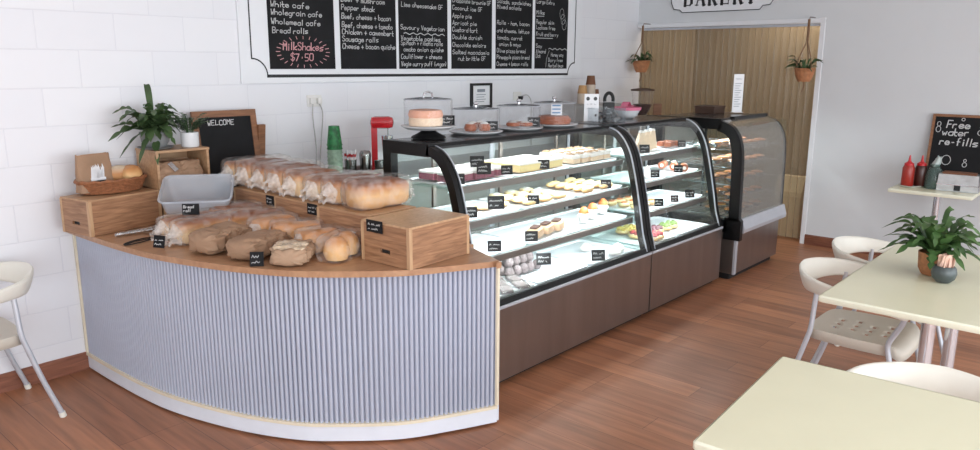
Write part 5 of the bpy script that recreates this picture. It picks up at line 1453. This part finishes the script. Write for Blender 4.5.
# ================================================================== TABLE 1 plant and pot
pl = thing('potted_fern', 'bushy green fern in a terracotta basket pot on the cream table', 'plant', (-3.47,-3.72,.751))
pot(pl, [(0,.001),(.05,.001),(.066,.03),(.072,.11),(.066,.11),(.058,.04),(0,.04)], M['terra'], .06, .09)
m = MB(); rg = random.Random(17)
for k in range(60):
    az = rg.uniform(0,2*PI); L = rg.uniform(.12,.235)
    frond(m, (.02*math.cos(az),.02*math.sin(az),.10), az, L, rg.uniform(.03,.20), rg.uniform(0,.11), rg.uniform(.022,.034), rg.choice((4,5,6)), .62, 44, rg.uniform(-.6,.6))
frond(m, (0,0,.1), 5.4, .06, .22, 0, .022, 3, .3, 16, .6); frond(m, (0,0,.1), 2.2, .24, .09, .07, .024, 4, .5, 20, .2); frond(m, (0,0,.1), 3.9, .22, .07, .09, .024, 4, .5, 20, .2)
m.build('leaves', M['leafbright'], pl, smooth='all')
sp_ = thing('sugar_pot', 'round dark grey green pot of sugar sticks in front of the table fern', 'pot', (-3.585,-3.785,.751))
MB().lathe([(0,0),(.028,0),(.047,.018),(.054,.043),(.049,.067),(.041,.078),(.038,.078),(.045,.065),(.05,.045),(0,.018)], seg=28).build('pot', M['darkpot'], sp_, smooth=40)
for q in range(14):
    a = 2*PI*q/14; r = .012+.016*(q % 2)
    o = MB().box((0,0,.045), (.013,.005,.085), bev=.001).build('sugar_stick', M['sugar'])
    o.location = (-3.585+r*math.cos(a), -3.785+r*math.sin(a), .751+.045); o.rotation_euler = (-.25*math.sin(a), .25*math.cos(a), rg.uniform(0,3))
    tag(o, 'pale pink paper sugar stick in the dark pot', 'sugar stick', 'sugar sticks in the dark pot')

# ================================================================== RIGHT WALL TABLE things
ck = thing('chalkboard', 'brown framed chalkboard offering free water refills leaning on the right wall', 'chalkboard', (-.115,-3.37,.751), -PI/2)
TL = Matrix.Rotation(-.155, 4, 'X')
W2, H2 = .39, .585
m = MB(); m.bb(-W2,W2,-.012,.008,H2-.022,H2); m.bb(-W2,W2,-.012,.008,0,.022); m.bb(-W2,-W2+.022,-.012,.008,.022,H2-.022); m.bb(W2-.022,W2,-.012,.008,.022,H2-.022)
xf(m).build('frame', M['brownwood'], ck)
xf(MB().bb(-W2+.022,W2-.022,-.006,.004,.022,H2-.022)).build('chalk_panel', M['blackboard'], ck)
m = MB()
hand(m, 'Free', -.275, .47, .062, .17, .0085, -.0075); hand(m, 'water', -.30, .405, .06, .20, .0085, -.0075); hand(m, 're-fills', -.31, .325, .062, .28, .0085, -.0075)
for cx, cz, r, q in ((-.335,.50,.014,1.4),(-.335,.455,.018,1.4),(-.16,.545,.012,1),(-.24,.195,.034,1.2),(-.10,.165,.016,1.2),(-.10,.20,.01,1.2),(-.02,.44,.022,1),(-.015,.49,.014,1.2),(-.02,.53,.009,1.2),(.06,.30,.013,1),(.07,.26,.018,1.2),(.05,.20,.02,1),(.06,.37,.012,1.4),(.1,.43,.012,1)):
    stroke(m, circle_pts(cx, cz, r, 12, q), .005, -.0075)
xf(m).build('chalk_lettering', M['chalk'], ck, weld=False)
o = thing('condiment_dish', 'pale oblong dish under the sauce bottles', 'dish', (-.55,-2.985,.751), -.5)
m = MB(); rings(m, [rrect(.14,.10,.02,.002,3), rrect(.17,.13,.02,.014,3), rrect(.175,.135,.02,.012,3), rrect(.15,.11,.02,0,3)]); m.build('dish', M['pale'], o, smooth=40)
def sauce(label, loc, mm_):
    o = thing('sauce_bottle', label, 'sauce bottle', loc)
    MB().lathe([(0,0),(.042,0),(.047,.006),(.046,.15),(.036,.172),(0,.172)], seg=24).build('bottle', M[mm_], o, smooth=40)
    MB().lathe([(.036,.165),(.036,.188),(.02,.198),(.012,.205),(.005,.255),(0,.256)], seg=20).build('nozzle', M['rednozzle'], o, smooth=40)
sauce('red squeeze sauce bottle nearest the left table edge', (-.575,-2.955,.758), 'redsauce')
sauce('dark brown squeeze sauce bottle with red nozzle', (-.515,-3.035,.758), 'darksauce')
o = thing('dark_jug', 'small dark jug behind the grey green carafe', 'jug', (-.38,-3.06,.751))
MB().lathe([(0,0),(.045,0),(.06,.05),(.055,.10),(.042,.14),(.048,.16),(.044,.16),(.036,.14),(0,.03)], seg=24).build('jug_body', M['blackmatte'], o, smooth=40)
MB().tube(crom([(.045,0,.14),(.09,0,.13),(.085,0,.07),(.055,0,.05)], 5), .006, 8).build('handle', M['blackmatte'], o, smooth=40)
o = thing('glass_carafe', 'grey green glass carafe with crumpled wrap in its neck', 'carafe', (-.52,-3.135,.751))
MB().lathe([(0,0),(.062,0),(.066,.01),(.066,.11),(.05,.155),(.034,.17),(.036,.20)], seg=28).build('carafe_body', M['greenglass'], o, smooth=40)
m = MB(); m.grid(lambda u,v: ((.034+.012*noise.noise((u*7,v*4,1)))*(1-.4*v)*math.cos(2*PI*u), (.03+.014*noise.noise((u*7,v*4,5)))*(1-.4*v)*math.sin(2*PI*u)-.02*v, .185+.075*v+.015*noise.noise((u*5,v*3,9))), 20, 8, closeu=True); m.build('crumpled_wrap', M['cling'], o, smooth=40)
o = thing('napkin_dispenser', 'chrome napkin dispenser with dark slot in front of the chalkboard', 'dispenser', (-.52,-3.315,.751), -PI/2+.05)
M['satin'] = mat('satin_silver', (196,197,198), .28, metal=.6, var=.12, scale=14, bump=.12, bscale=40)
MB().prism([(-.145,0),(.145,0),(.137,.135),(-.137,.135)], -.075, .075, 'y').build('dispenser_body', M['satin'], o)
MB().bb(-.147,.147,-.078,.0,.05,.057).build('front_rim', M['chrome'], o)
MB().bb(-.022,.022,-.0785,-.074,.008,.05).build('slot', M['blackmatte'], o)
MB().bb(-.115,.115,-.06,.06,.135,.148).build('napkins', M['cupbrown'], o)

# ================================================================== LIGHT
wd = bpy.data.worlds.new('daylight'); sc.world = wd; wd.use_nodes = True
bg = wd.node_tree.nodes['Background']; bg.inputs['Color'].default_value = (.80,.88,1,1); bg.inputs['Strength'].default_value = 1.0
def area(name, loc, target, sx, sy, energy, col=(1,1,1)):
    l = bpy.data.lights.new(name, 'AREA'); l.shape = 'RECTANGLE'; l.size = sx; l.size_y = sy; l.energy = energy; l.color = col
    o = link(bpy.data.objects.new(name, l)); o.location = loc
    d = Vector(target)-Vector(loc); o.rotation_euler = d.to_track_quat('-Z','Y').to_euler(); return o
for i, x in enumerate((-9.1,-6.6,-4.0,-1.4)):
    area('shop_window_daylight', (x,YF+.06,1.5), (x,0,1.0), 2.3, 2.2, (105,105,82,40)[i], (.90,.95,1))
area('side_window_daylight', (XL+.06,-2.9,1.5), (0,-2.9,1.0), 3.3, 2.0, 42, (.90,.95,1))
def strip_light(x0, x1, y, z, e, tgt=(0,.05,-1)):
    area('case_led', ((x0+x1)/2,y,z), ((x0+x1)/2+tgt[0],y+tgt[1],z+tgt[2]), x1-x0-.14, .02, e, (.92,.97,1))
for (x0, x1), k in ((U1,1.0),(U2,.62)):
    strip_light(x0, x1, -1.48, 1.278, 6.5*k, (0,.25,-1))
    for q in range(3): strip_light(x0, x1, FR[q]+.03, LV[q]-.032, 6.2*k, (0,.6,-1))
strip_light(X0, X1, -1.60, 1.262, 14, (0,-.2,-1))
area('passage_light', (.9,-1.4,2.7), (.9,-1.4,0), .6, .6, 22, (1,.93,.84))

sc.view_settings.view_transform = 'Standard'; sc.view_settings.look = 'None'; sc.view_settings.gamma = 1
sc.view_settings.use_curve_mapping = False; sc.view_settings.exposure = 0.0
sc.cycles.use_denoising = True
sc.cycles.max_bounces = 10; sc.cycles.transparent_max_bounces = 32; sc.cycles.glossy_bounces = 5; sc.cycles.diffuse_bounces = 5
sc.cycles.sample_clamp_indirect = 4
